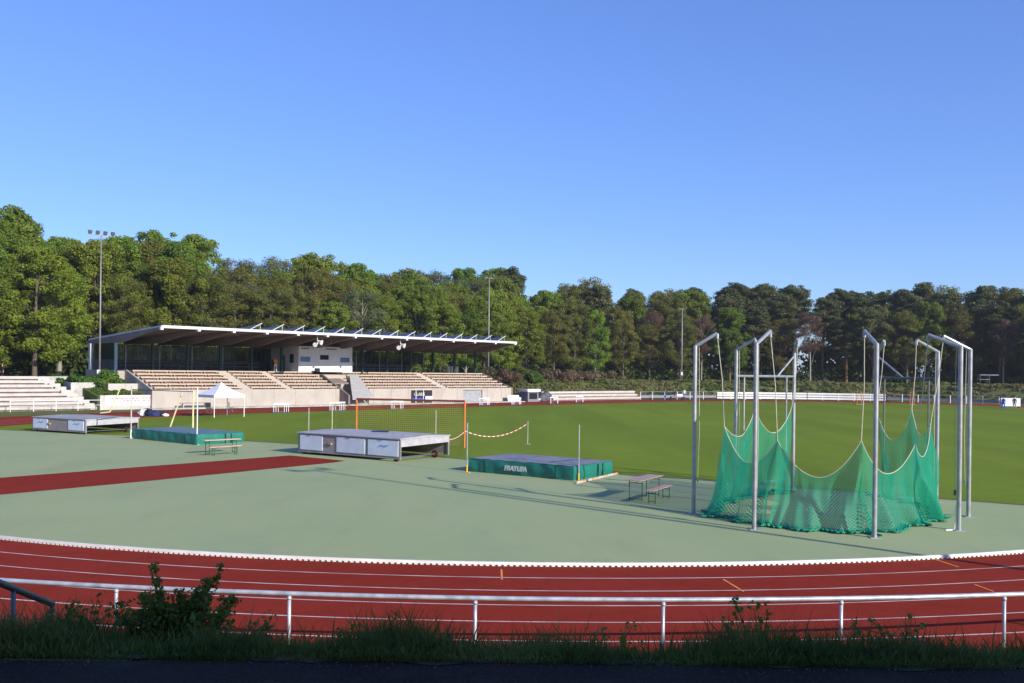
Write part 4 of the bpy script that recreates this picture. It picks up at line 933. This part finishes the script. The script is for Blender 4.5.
nb_.build('net',M['netgreen'],cage,smooth=True,recalc=False)
netob=[c for c in cage.children if c.name.startswith('net')][0]
er.build('edge_rope',M['rope'],netob); hp.build('bunched_hem',M['netheap'],netob,smooth=True)
# gates
def gate(a,c,mm,name_lab):
    A,B=PP[a],PP[c]; d=(B-A); L=d.length; d.normalize(); zt=4.42; g=MB()
    g.tube([A+Z3*zt,B+Z3*zt],.045,8)
    for f in (.13,.86): 
        q=A+d*L*f; g.tube([q+Z3*.1,q+Z3*zt],.032,8)
    g.tube([A+d*L*.13+Z3*.45,A+d*L*.86+Z3*.45],.035,8)
    o=g.build('gate_frame',mm,cage); return o
gate('G','H',M['galv'],'')
gate('I','F',M['galvdark'],'')
for a,c in (('H','G'),('I','F')):
    A,B=PP[a],PP[c]; d=(B-A).normalized(); b=MB(); b.tube([A+Z3*(ZC-.15),A+d*1.25+Z3*4.42],.035,8); b.build('diagonal_brace',M['galv'],cage)
# throwing circle ring
cr=MB(); cc=Vector((10.9,31.6,0)); 
for r1,r2 in ((1.07,1.14),):
    m_=48; 
    for k in range(m_):
        a=2*PI*k/m_; cr.v+=[(cc.x+r1*math.cos(a),cc.y+r1*math.sin(a),.014),(cc.x+r2*math.cos(a),cc.y+r2*math.sin(a),.014)]
    cr.f+=[(2*k,2*k+1,(2*k+3)%(2*m_),(2*k+2)%(2*m_)) for k in range(m_)]; cr.mi+=[0]*m_
for s_ in (-1,1): cr.box(cc+Vector((s_*1.9,0,.0135)),(1.5,.05,.003),(1,.1,0))
struct(cr.build('circle_marking',M['line']))
# small white clip on the ground by post D
p=at(950,530.5); b=MB(); b.box(p+Vector((0,0,.02)),(.35,.06,.03),(1,.3,0)); b.tube([p+Vector((.12,0,.02)),p+Vector((.16,.02,.75))],.012,5); tag(b.build('ground_peg',M['white']),'small white peg and line at the foot of the right front cage post','peg')
# ---------------------------------------------------------------- mat covers and landing mats
def frame_of(a,c): d=(c-a); d.z=0; return d.normalized()
def mat_cover(fl,fr,depth,h,label,panels,rear_wheel=True,name='mat_cover'):
    """fl, fr: front ground corners; open end at the right"""
    u=frame_of(fl,fr); v=Vector((-u.y,u.x,0)); L=(fr-fl).length; root=empty(name,(fl+fr)/2,label,'mat cover','wheeled metal covers for the landing mats')
    P_=lambda x,y,z: fl+u*x+v*y+Z3*z
    zb=.13
    MB().box(P_(L/2,.03,(zb+h)/2),(L,.05,h-zb),u).build('front_panel',M['cartgrey'],root)
    MB().box(P_(L/2,depth-.03,(zb+h)/2),(L,.05,h-zb),u).build('rear_panel',M['cartgrey'],root)
    b=MB(); b.prism([P_(-.04,-.06,h+.0),P_(-.04,depth/2,h+.07),P_(-.04,depth+.06,h),P_(-.04,depth+.06,h-.05),P_(-.04,-.06,h-.05)],u*(L+.08)); b.build('roof',M['carttop'],root)
    b=MB(); b.prism([P_(L-.03,.06,h-.42),P_(L-.03,.06,h-.06),P_(L-.03,depth-.06,h-.06),P_(L-.03,depth-.06,h-.36)],u*.05); b.build('end_apron',mat('aprongrey',(.42,.41,.43),.5,var=.12),root)
    b=MB(); b.prism([P_(.0,.06,zb),P_(.0,.06,h-.06),P_(.0,depth-.06,h-.06),P_(.0,depth-.06,zb)],u*.05); b.build('end_panel',M['cartgrey'],root)
    for y in (.06,depth-.06):
        for x in (.06,L-.04):
            b=MB(); b.box(P_(x,y,(h+.1)/2),(.08,.08,h-.1),u); b.build('corner_post',M['galv'],root)
    for i,(a,c) in enumerate(panels):
        b=MB(); b.box(P_(L*(a+c)/2,-.012,(zb+h)/2-.0),(L*(c-a),.03,(h-zb)*.74),u); pn=b.build('door_panel',M['cartwhite'],root)
        if i==len(panels)-1 or len(panels)==2:
            b=MB(); x0=L*(a+c)/2
            pts=[(-.42,-.05),(-.15,.06),(.1,.0),(.45,.12),(.2,.13),(.05,.09),(-.1,.13),(-.2,.11)]
            b.prism([P_(x0+q[0],-.034,(zb+h)/2+.02+q[1]) for q in pts],v*.004); b.build('emblem',M['logoblue'],pn)
        b=MB(); b.box(P_(L*(a+c)/2-.1,-.045,(zb+h)/2+(h-zb)*.40),(.18,.04,.04),u); b.build('handle',M['galvdark'],pn)
    for k in (.31,.345): 
        b=MB(); b.tube([P_(L*k,-.06,(zb+h)/2),P_(L*k,-.0,(zb+h)/2)],.06,10); b.build('latch',M['yellow'] if k>.32 else M['galvdark'],root)
    def wheel(x,y,r,m):
        c_=P_(x,y,r); b=MB(); b.tube([c_-v*.04,c_-v*.025,c_+v*.025,c_+v*.04],[r*.85,r,r,r*.85],16); w_=b.build('wheel',M['rubber'],root); b=MB(); b.tube([c_-v*.05,c_+v*.05],r*.5,12); b.build('hub',M[m],w_)
    wheel(L-.35,.12,.15,'galvdark'); wheel(.35,.12,.15,'galvdark'); wheel(L-.25,depth-.9,.2,'redhub'); wheel(.35,depth-.5,.15,'galvdark')
    b=MB(); b.tube([P_(L-.25,.2,.2),P_(L-.25,depth-.2,.2)],.03,6); b.build('axle',M['galvdark'],root)
    b=MB(); 
    for x in (L*.25,L*.5,L*.75): b.box(P_(x,depth/2,h-.1),(.08,depth-.2,.1),u)
    b.build('roof_rib',M['galvdark'],root)
    return P_,L
PR,LR=mat_cover(at(297.6,453.8),at(399.5,462.3),3.9,1.15,'large silver-grey wheeled mat cover with three white doors, in the middle',[(.025,.255),(.40,.675),(.705,.985)])
PL,LL=mat_cover(at(32,431),at(85,434.8),4.1,1.0,'smaller grey wheeled mat cover with two white doors, at the left',[(.02,.3),(.69,.97)])
b=MB(); b.box(PR(3.6,2.4,1.24),(.9,.5,.06),(1,0,0)); tag(b.build('folded_cloth',M['cnavy'],bevel=.02),'flat blue cloth lying on top of the middle mat cover','cloth')
def landing_mat(fl,fr,depth,h,label,topm,text=None):
    u=frame_of(fl,fr); v=Vector((-u.y,u.x,0)); L=(fr-fl).length; root=empty('landing_mat',(fl+fr)/2,label,'landing mat','green landing mats'); P_=lambda x,y,z: fl+u*x+v*y+Z3*z
    # body as wrinkled grid skin
    b=MB(); rg=np.random.default_rng(int(L*100)); nu=60; nvz=8
    loop=[]; per=[(0,0),(L,0),(L,depth),(0,depth)]
    pts=[]; 
    for e in range(4):
        a=per[e]; c=per[(e+1)%4]; m_=int(np.hypot(c[0]-a[0],c[1]-a[1])/.12)
        for k in range(m_): f=k/m_; pts.append((a[0]+(c[0]-a[0])*f,a[1]+(c[1]-a[1])*f,e))
    no={0:(0,-1),1:(1,0),2:(0,1),3:(-1,0)}
    for j in range(nvz+1):
        z=h*j/nvz
        for k,(x,y,e) in enumerate(pts):
            w=.012*math.sin(k*.9+j*.25)+.014*math.sin(k*.37+.5*j)+.003*rg.normal(); w*=(1 if 0<j<nvz else .2); w+= .03*math.sin(PI*j/nvz)
            b.v.append(tuple(P_(x+no[e][0]*w,y+no[e][1]*w,z)))
    m_=len(pts)
    for j in range(nvz):
        for k in range(m_): b.f.append((j*m_+k,j*m_+(k+1)%m_,(j+1)*m_+(k+1)%m_,(j+1)*m_+k)); b.mi.append(0)
    b.f.append(tuple(range(nvz*m_,(nvz+1)*m_))); b.mi.append(0)
    b.build('cover_skirt',M['tarpgreen'],root)
    # top sheet slightly domed
    b=MB(); nx_,ny_=40,24
    for j in range(ny_+1):
        for i in range(nx_+1):
            x=L*i/nx_; y=depth*j/ny_; z=h+.012+.05*math.sin(PI*i/nx_)**.5*math.sin(PI*j/ny_)**.5+.008*math.sin(i*1.1)*math.cos(j*.9); b.v.append(tuple(P_(x,y,z)))
    for j in range(ny_):
        for i in range(nx_): q=j*(nx_+1)+i; b.f.append((q,q+1,q+nx_+2,q+nx_+1)); b.mi.append(0)
    b.build('top_sheet',topm,root,smooth=True)
    for x in (L*.16,L*.84):
        b=MB(); b.box(P_(x,-.055,h*.5),(.04,.012,h*.9),u); b.build('strap',M['cblack'],root)
    for y in (depth*.6,depth*.72):
        b=MB(); b.box(P_(L+.06,y,h*.5),(.012,.06,h*.92),u); b.build('strap',M['cblack'],root)
    if text:
        cu=bpy.data.curves.new('t','FONT'); cu.body=text; cu.size=.28; cu.extrude=.006; cu.align_x='CENTER'; cu.space_character=1.0; cu.shear=.2; cu.offset=.018
        to=bpy.data.objects.new('lettering',cu); COL.objects.link(to); cu.materials.append(M['letter']); settext(to,P_(L*.47,-.075,h*.36),u,Z3,root)
    return P_,L,u,v
P1_,L1_,u1,v1=landing_mat(at(468.7,471.5),at(573,480.9),3.2,.6,'near green landing mat with grey top and white lettering',M['tarptop'],'FRATUFA')
P2_,L2_,u2,v2=landing_mat(at(131.6,438.6),at(196,445.2),3.2,.62,'far green landing mat with bluish top, left of the red runway',M['bluetop'])
def upright(p,z,label,foot='yellow',r=.025,m='galv'):
    root=empty('jump_upright',p,label,'jump upright','jump uprights beside the landing mats'); b=MB(); b.tube([p,p+Z3*z],r,8); b.tube([p+Z3*.0,p+Z3*z*.16],r*1.35,8,mi=1); b.build('pole',[M[m],M[foot]],root); b=MB(); b.box(p+Z3*.02,(.3,.07,.04),u1); b.build('foot',M[foot],root)
upright(at(466.5,472.8),2.2,'blue-grey jump upright with yellow foot at the left front of the near mat')
upright(at(578.2,482.3),2.35,'silver jump upright with yellow foot at the right front of the near mat')
upright(at(130.6,438.6),3.3,'slim pale jump upright at the left front of the far mat','white',.04,'oldwhite')
upright(at(196.6,445),3.35,'slim white jump upright at the right front of the far mat','white',.03,'white')
# bar lying on the ground
a=at(576,484); c=at(617,474.3); d=(c-a); b=MB(); k=8
for i in range(k): b.tube([a+d*i/k+Z3*.06,a+d*(i+1)/k+Z3*.06],.035,6,mi=i%2)
b.tube([a+Z3*.03,c+Z3*.03],.03,6,mi=0)
tag(b.build('crossbar',[M['oldwhite'],mat('barorange',(.65,.25,.08),.5)]),'pale and orange crossbar lying on the ground right of the near mat','crossbar')
# pole vault standard behind the far mat
pv=empty('vault_standard',at(192.5,434),'pale yellow vault standard with slanting stay behind the far mat','jump upright'); pvy=atd(192.5,428,66); 
g0=Vector((pvy.x,66,0)); zt=atd(192.5,391,66).z; cpale=mat('paleyellow',(.72,.62,.34),.5)
b=MB(); b.tube([g0,g0+Z3*zt],.06,8); b.build('pole',cpale,pv)
e=atd(168.5,427,66); b=MB(); b.tube([Vector((e.x,66,.1)),Vector((atd(182,392.5,66).x,66,zt-.1))],.05,8); b.build('stay',cpale,pv); b=MB(); b.tube([Vector((e.x,66,.06)),g0+Z3*.06],.05,8); b.build('base_bar',cpale,pv)
a=atd(130.6,389.5,at(130.6,438.6).y); c=Vector((g0.x,66,zt-.05)); b=MB(); b.tube([a,c],.03,6); tag(b.build('crossbar',M['cblack']),'dark crossbar resting high above the far landing mat','crossbar')
b=MB(); a=Vector(at(96,418)); 
tb_=empty('slanting_frame',at(105,417),'thin pale slanting pole frame behind the left mat cover','frame'); b=MB(); b.tube([atd(109.5,412,74),atd(120,388,74)],.05,6); b.tube([atd(109.5,412,74),atd(100,413,74)],.05,6); b.build('tube',cpale,tb_)
# ---------------------------------------------------------------- tent
e1=Vector((.72,-.69,0)); e2=Vector((.69,.72,0)); Fp=Vector((-26.6,85.7,0)); tent=empty('pop_up_tent',Fp-e1*1.5+e2*1.5,'small white pop-up tent standing beside the far track','tent')
cor=[Fp,Fp+e2*3,Fp+e2*3-e1*3,Fp-e1*3]; ce=Fp-e1*1.5+e2*1.5
for q in cor:
    b=MB(); b.box(q+Z3*1.0,(.06,.06,2.0),e1); b.build('leg',M['white'],tent)
b=MB(); zt2=3.15
ring_=[]
for lev,(f,z) in enumerate(((1.03,2.02),(.55,2.42),(.2,2.85),(0.02,zt2))):
    for q in cor: b.v.append(tuple(ce+(q-ce)*f+Z3*z))
for lev in range(3):
    for k in range(4): b.f.append((lev*4+k,lev*4+(k+1)%4,(lev+1)*4+(k+1)%4,(lev+1)*4+k)); b.mi.append(0)
b.f.append((12,13,14,15)); b.mi.append(0); b.build('canopy',M['tentcloth'],tent)
b=MB()
for k in range(4):
    A=ce+(cor[k]-ce)*1.03; B=ce+(cor[(k+1)%4]-ce)*1.03; b.box((A+B)/2+Z3*1.9,((B-A).length,.02,.24),B-A)
b.build('valance',M['tentcloth'],tent)
# chair + dark trolley by tent
def chair(p,rz,label,m):
    root=empty('folding_chair',p,label,'chair','chairs under the tent',rz); b=MB(); b.box((0,0,.45),(.5,.46,.05)); o=b.build('seat',m); o.parent=root
    b=MB(); b.box((0,.24,.75),(.5,.05,.5)); o=b.build('backrest',m); o.parent=root
    for x in (-.22,.22):
        for y in (-.2,.2):
            b=MB(); b.tube([(x,y,0),(x,-y*.3,.45)],.018,5); o=b.build('leg',M['galvdark']); o.parent=root
ch=at(208.5,412.8); chair(ch,.6,'dark folding chair standing left of the tent legs',M['cblack'])
chair(at(231,412.2),2.0,'pale folding chair at the right of the tent',M['cgrey'])
b=MB(); p=at(167,406.8); 
bb_=empty('long_bench',S(-.0,-1.1,.12),'low dark bench against the left part of the grandstand wall','bench'); MB().box(S(1.0,-1.0,.62),(3.4,.42,.07),U).build('seat',M['wood'],bb_)
for t in (-.3,2.3): MB().box(S(t,-1.0,.36),(.1,.36,.46),U).build('leg',M['greystone'],bb_)
# ---------------------------------------------------------------- beer tables and benches
def beer(kind,p,rz,Lg,wd,h,label,group):
    root=empty(kind,p,label,'table' if 'table' in kind else 'bench',group,rz); b=MB(); b.box((0,0,h-.014),(Lg,wd,.028)); o=b.build('tabletop' if 'table' in kind else 'seat',M['beerwood'],bevel=.004); o.parent=root
    for sx in (-1,1):
        x=sx*(Lg/2-.28)
        for sy in (-1,1):
            b=MB(); b.tube([(x,sy*wd*.40,0),(x,sy*wd*.40,h-.03)],.017,6); o=b.build('leg',M['beergreen']); o.parent=root
        b=MB(); b.tube([(x,-wd*.4,.08),(x,wd*.4,.08)],.014,6); b.tube([(x,-wd*.4,h-.12),(x,wd*.4,h-.12)],.014,6); b.tube([(x,0,h-.12),(x-sx*.4,0,h-.03)],.012,6); o=b.build('brace',M['beergreen']); o.parent=root
def pixdir(a,c,z): A=at(*a,z); B=at(*c,z); d=B-A; return A,B,math.atan2(d.y,d.x)
A,B,an=pixdir((630.5,480.7),(657,474.2),.76); beer('beer_table',Vector(((A.x+B.x)/2,(A.y+B.y)/2,0)),an,2.2,.6,.76,'wooden folding beer table with green legs near the cage','tables')
A,B,an=pixdir((647,491.4),(670,484),.48); beer('beer_bench',Vector(((A.x+B.x)/2,(A.y+B.y)/2,0)),an,2.1,.3,.48,'narrow wooden bench on green legs beside the near beer table','benches')
A=at(206,455); B=at(232.5,453.4); beer('beer_table',Vector(((A.x+B.x)/2,(A.y+B.y)/2+.2,0)),math.atan2(B.y-A.y,B.x-A.x),2.1,.5,.76,'wooden beer table with green legs in front of the far mat','tables')
A=at(213.5,455.8); B=at(239,454); beer('beer_bench',Vector(((A.x+B.x)/2,(A.y+B.y)/2-.35,0)),math.atan2(B.y-A.y,B.x-A.x),1.9,.28,.48,'orange-topped bench in front of the far beer table','benches')
# ---------------------------------------------------------------- orange ball net with tape
p0=atd(356,431,57.5); p1=at(464,447.9); p0=Vector((p0.x,57.5,0)); zn=2.72
on=empty('ball_stop_net',(p0+p1)/2,'tall orange-framed ball net standing on the grass behind the mat cover','net')
for q in (p0,p1):
    b=MB(); b.tube([q,q+Z3*zn],.055,8); b.build('post',M['orange'],on)
b=MB(); b.tube([p0+Z3*zn,p1+Z3*zn],.06,8); b.build('top_bar',mat('rustbar',(.2,.05,.03),.6),on)
def netpanel(a,c,z0,z1,par,sagv=.0):
    b=MB(); b.uv=[]; L=(c-a).length; nu=20
    for i in range(nu+1):
        for j in range(9):
            f=i/nu; z=z0+(z1-z0)*j/8-sagv*math.sin(PI*f)*(j/8); q=a.lerp(c,f)+Vector((.05*math.sin(i*.8),.06*math.sin(j*.9+i*.4),0)); b.v.append((q.x,q.y,z)); b.uv.append((f*L,z))
    for i in range(nu):
        for j in range(8): q=i*9+j; b.f.append((q,q+1,q+10,q+9)); b.mi.append(0)
    return b.build('net',M['netorange'],par,recalc=False)
netpanel(p0,p1,.1,zn-.03,on)
q=atd(329,401,60); q=Vector((q.x,61,0)); netpanel(q,p0,.1,zn-.3,on)
b=MB(); b.tube([q,q+Z3*(zn-.25)],.025,6); b.build('stay_pole',cpale,on)
def stake(name,x,y,z,label,d=None,m='oldwhite',r=.022):
    p=at(x,y) if d is None else Vector((atd(x,y,d).x,d,0)); b=MB(); b.tube([p,p+Z3*z],[r*1.15,r],6); b.box(p+Z3*.02,(.35,.1,.04),u1); o=b.build(name,M[m]); tag(o,label,'pole','thin poles on the grass'); return p
stake('marker_pole',308.3,431,2.3,'thin white pole behind the left part of the middle mat cover',54)
stake('marker_pole',435.4,434,2.3,'thin pale pole behind the right part of the middle mat cover',53)
tpole=stake('marker_pole',527.3,444.5,1.45,'thin stake holding the right end of the barrier tape')
def tape(a,c,sag,name_lab):
    b=MB(); m_=28; d=(c-a)
    for i in range(m_):
        f,g=i/m_,(i+1)/m_; A=a.lerp(c,f)-Z3*sag*4*f*(1-f); B=a.lerp(c,g)-Z3*sag*4*g*(1-g); b.add([A-Z3*.02,B-Z3*.02,B+Z3*.02,A+Z3*.02],[(0,1,2,3)],mi=i%2); b.add([A+Vector((0,.004,-.02)),B+Vector((0,.004,-.02)),B+Vector((0,.004,.02)),A+Vector((0,.004,.02))],[(3,2,1,0)],mi=i%2)
    return tag(b.build('barrier_tape',[M['white'],M['redtape']],recalc=False),name_lab,'tape','red and white barrier tape')
tape(p1+Z3*1.0,tpole+Z3*1.3,.55,'red and white barrier tape sagging between orange post and stake')
q2=Vector((atd(435.4,430,53).x,53,0)); tape(q2+Z3*.9,p1+Z3*.95,.35,'red and white barrier tape running from thin pole to orange post')
tape(Vector((atd(424,433,53).x,52.6,.62)),q2+Z3*.98,.02,'short red and white tape end left of the thin pole')
# ---------------------------------------------------------------- hurdles
def make_hurdle():
    r=empty('hurdle',(0,0,0),'','hurdle'); 
    for x in (-.52,.52):
        b=MB(); b.tube([(x,0,0.03),(x,0,.88)],.03,6); o=b.build('upright',M['white']); o.parent=r
        b=MB(); b.box((x,.3,.04),(.08,.72,.07)); o=b.build('foot',M['cblue']); o.parent=r
    b=MB(); b.box((0,0,.89),(1.1,.04,.12)); o=b.build('top_board',M['white'],bevel=.01); o.parent=r
    b=MB(); b.tube([(-.58,.55,.05),(.58,.55,.05)],.025,6); o=b.build('cross_tube',M['galvdark']); o.parent=r
    return r
h0=make_hurdle(); first=True
hs=[(278.6,413,'under the left seat block',3),(334.5,411.3,'left of the tunnel ramp',4),(395.5,409.4,'right of the tunnel ramp',3),(483,405.6,'before the garage door',4),(515,405,'before the white booth',4),(553.5,404,'before the left end of the white steps',2),(579,402.7,'before the middle of the white steps',2)]
for x,y,w,cnt in hs:
    p=at(x,y)
    for k in range(cnt):
        lab=f"{['nearest','second','third','rearmost'][k] if k<cnt-1 else 'rearmost'} white hurdle of the cluster {w}"
        loc=(p.x+.1*k,p.y+.5*k,.012); rz=.3+.08*k
        if first: h0.location=loc; h0.rotation_euler=(0,0,rz); h0['label']=lab; h0['group']='hurdles standing on the far track'; first=False
        else: dup(h0,loc,rz,None,lab,'hurdles standing on the far track')
# ---------------------------------------------------------------- people
def person(p,rz,label,top,legs,hair=M['hair'],pose=0,hgt_=1.78,shoes='cblack'):
    s=hgt_/1.8; arm=.16 if pose==0 else .1
    V=[(0,0,.95),(0,0,1.15),(0,0,1.38),(0,0,1.5),(0,.01,1.58),(0,.02,1.68),(0,.01,1.76)]; Rr=[.15,.135,.16,.09,.06,.095,.07]; E=[(0,1),(1,2),(2,3),(3,4),(4,5),(5,6)]
    for sx in (-1,1):
        st=.1 if pose!=1 else .13; fw=(.18*sx if pose==1 else .03*sx); n0=len(V)
        V+= [(sx*.1,0,.88),(sx*(.1+st*.2),fw*.5+.02,.5),(sx*(.1+st*.3),fw,.1),(sx*(.11+st*.3),fw+.14,.04)]; Rr+=[.105,.07,.045,.038]; E+=[(0,n0),(n0,n0+1),(n0+1,n0+2),(n0+2,n0+3)]
        n1=len(V); ay=(.12 if pose==2 else .02)
        if pose==2 and sx>0: V+=[(sx*.19,0,1.42),(sx*.27,.1,1.2),(sx*.2,.32,1.22),(sx*.18,.4,1.22)]
        else: V+=[(sx*.19,0,1.42),(sx*(.19+arm*.5),-.01,1.13),(sx*(.19+arm*.6),.06,.88),(sx*(.19+arm*.6),.08,.79)]
        Rr+=[.07,.048,.035,.04]; E+=[(2,n1),(n1,n1+1),(n1+1,n1+2),(n1+2,n1+3)]
    me=bpy.data.meshes.new('person'); me.from_pydata([tuple(c*s for c in v) for v in V],E,[]); o=bpy.data.objects.new('person',me); COL.objects.link(o)
    md=o.modifiers.new('s','SKIN'); sv=me.skin_vertices[0].data
    for i,r in enumerate(Rr): sv[i].radius=(r*s,r*s*(.75 if i in(0,1,2) else 1))
    sv[0].use_root=True
    o.modifiers.new('u','SUBSURF').levels=2; o.modifiers['u'].render_levels=2
    dg=bpy.context.evaluated_depsgraph_get(); dg.update(); m2=bpy.data.meshes.new_from_object(o.evaluated_get(dg)); o.modifiers.clear(); o.data=m2; m2.materials.clear()
    for q in (top,legs,M['skin'],hair,M[shoes]): m2.materials.append(q)
    for f in m2.polygons:
        c=f.center; z=c.z/s; f.use_smooth=True
        ax=abs(c.x/s)
        f.material_index= 4 if z<.09 else (1 if z<.93 and ax<.24 and not (ax>.2 and z>.75) else (2 if (ax>.22 and z<1.05) else (0 if z<1.5 else (3 if (z>1.72 or (c.y<-.0 and z>1.62)) else 2))))
    o.location=p; o.rotation_euler=(0,0,rz); tag(o,label,'person','people in the stadium'); return o
q=S(-22,8.6,3.3); q=Vector((atd(2,376,108).x,108,0)); q.z=max(hz(q.x,q.y),2.85)
person(q,2.5,'person in black and white standing above the terrace at the left edge',M['cblack'],M['cblack'])
person(S(15.9,6.9,ZB),3.2,'person in an orange top and white trousers left of the press box',M['corange'],M['cwhite'],pose=2)
person(S(17.0,9.2,ZB),2.8,'person in dark clothes just left of the press box corner',M['cblack'],M['cblack'])
person(S(29.9,10.0,ZB),2.8,'small light-clothed person at the rail right of the press box',M['cwhite'],M['cgrey'])
person(at(1003,409.6),2.4,'person in blue standing at the far right near the white board',M['cblue'],M['cblue'],pose=1)
person(at(1014,409.4),2.9,'person in black in front of the white board at the far right',M['cblack'],M['cgrey'])
person(at(665,400),1.4,'person in dark blue left of the equipment trolley on the far track',M['cnavy'],M['cblue'],pose=1)
person(at(674,399.3),2.0,'person in black bending over the trolley on the far track',M['cblack'],M['cnavy'],pose=2)
person(at(684,399),3.0,'person in blue and white right of the trolley on the far track',M['cwhite'],M['cblue'])
c=at(677,400.4); tr=empty('equipment_trolley',c,'low dark wheeled trolley among people on the far track','trolley'); 
MB().box(c+Z3*.55,(2.2,.9,.25),(1,.1,0)).build('deck',M['cgrey'],tr); MB().box(c+Z3*.85+Vector((.3,0,0)),(1.0,.7,.4),(1,.1,0)).build('load',M['cwhite'],tr)
for x in (-.95,.95):
    for y in (-.4,.4):
        w=c+Vector((x,y,.3)); b=MB(); b.tube([w-Vector((0,.08,0)),w+Vector((0,.08,0))],.3,14); b.build('wheel',M['rubber'],tr)
# white board, orange frames, small grey stand far right
c=at(1016,408.4)+Vector((0,1.6,0)); wb=empty('white_board_cart',c,'white rectangular board at the far right behind two people','board'); MB().box(c+Z3*.85,(2.7,.1,1.2),(1,-.1,0)).build('panel',M['white'],wb)
for x in (-1.2,1.2): MB().box(c+Vector((x,0,.45)),(.08,.3,.9),(1,-.1,0)).build('leg',M['cnavy'],wb)
for x,lab in ((858.5,'orange twin-post frame seen between the middle cage posts'),(911.5,'orange twin-post frame seen right of the middle cage post')):
    c=at(x,405); r=empty('orange_frame',c,lab,'post','orange frames on the far track')
    for dx in (-.3,.35):
        b=MB(); b.tube([c+Vector((dx,0,0)),c+Vector((dx,0,2.1))],.05,6); b.build('post',M['orange'],r)
    b=MB(); b.box(c+Vector((.02,0,.06)),(1.0,.5,.08)); b.build('base',M['cgrey'],r)
d=168; q=atd(983,391,d); g=Vector((q.x,d,0)); gz=hz(g.x,g.y); js=empty('steel_stand',(g.x,g.y,gz),'small grey steel viewing stand on the bank at the far right','stand')
for x in (-.8,.8):
    for y in (-.4,.4):
        b=MB(); b.tube([(g.x+x,g.y+y,gz-.1),(g.x+x,g.y+y,gz+2.0)],.05,6); b.build('leg',M['galvdark'],js)
MB().box((g.x,g.y,gz+1.2),(1.8,1.0,.1)).build('platform',M['galvdark'],js); MB().box((g.x+.8,g.y,gz+2.0),(3.2,1.0,.08)).build('roof',M['galv'],js)
# ---------------------------------------------------------------- world, sun, camera
SD=Vector((.72,-.694,0)).normalized(); EL=R_(22.8)
w=bpy.data.worlds.new('World'); sc.world=w; w.use_nodes=True; nt=w.node_tree; bg=nt.nodes['Background']; skn=nt.nodes.new('ShaderNodeTexSky'); skn.sky_type='NISHITA'; skn.sun_disc=False; skn.sun_elevation=EL
skn.sun_rotation=math.atan2(SD.x,SD.y); skn.air_density=1.0; skn.dust_density=.5; skn.ozone_density=10; skn.altitude=0
hs=nt.nodes.new('ShaderNodeHueSaturation'); hs.inputs['Saturation'].default_value=1.08; hs.inputs['Hue'].default_value=.520; hs.inputs['Value'].default_value=1.37; gm=nt.nodes.new('ShaderNodeGamma'); gm.inputs[1].default_value=.7; nt.links.new(skn.outputs[0],gm.inputs[0]); nt.links.new(gm.outputs[0],hs.inputs['Color']); nt.links.new(hs.outputs[0],bg.inputs[0]); bg.inputs[1].default_value=.15
sl=bpy.data.lights.new('sun','SUN'); sl.energy=3.8; sl.angle=R_(.5); sl.color=(1,.93,.82); so=bpy.data.objects.new('sun',sl); COL.objects.link(so)
dirv=Vector((SD.x*math.cos(EL),SD.y*math.cos(EL),math.sin(EL))); so.rotation_euler=dirv.to_track_quat('Z','Y').to_euler(); so.location=(20,-20,30)
cam=bpy.data.cameras.new('camera'); cam.sensor_width=36; cam.sensor_fit='HORIZONTAL'; cam.lens=F/1024*36; cam.shift_x=0; cam.shift_y=HOR/1024.; cam.clip_end=6000; cam.clip_start=.1
co=bpy.data.objects.new('camera',cam); COL.objects.link(co); m=Matrix.Rotation(PI/2,4,'X')@Matrix.Rotation(PHI,4,'Z'); m.translation=Vector((0,0,H0)); co.matrix_world=m; sc.camera=co
sc.view_settings.view_transform='Standard'; sc.view_settings.look='None'; sc.view_settings.exposure=.7; sc.view_settings.gamma=1
sc.cycles.transparent_max_bounces=24; sc.cycles.max_bounces=6

if HAZE:
    b=MB(); b.box((0,300,18.5),(2400,1400,41)); hz_=b.build('haze',[]); hz_['kind']='stuff'; hz_['label']='thin pale morning haze filling the air over the stadium'
    m=bpy.data.materials.new('haze'); m.use_nodes=True; nt=m.node_tree
    for n_ in list(nt.nodes): nt.nodes.remove(n_)
    o_=nt.nodes.new('ShaderNodeOutputMaterial'); v_=nt.nodes.new('ShaderNodeVolumePrincipled'); v_.inputs['Density'].default_value=HAZE; v_.inputs['Color'].default_value=(.9,.94,1,1); v_.inputs['Anisotropy'].default_value=.2
    nt.links.new(v_.outputs[0],o_.inputs['Volume']); hz_.data.materials.clear(); hz_.data.materials.append(m)
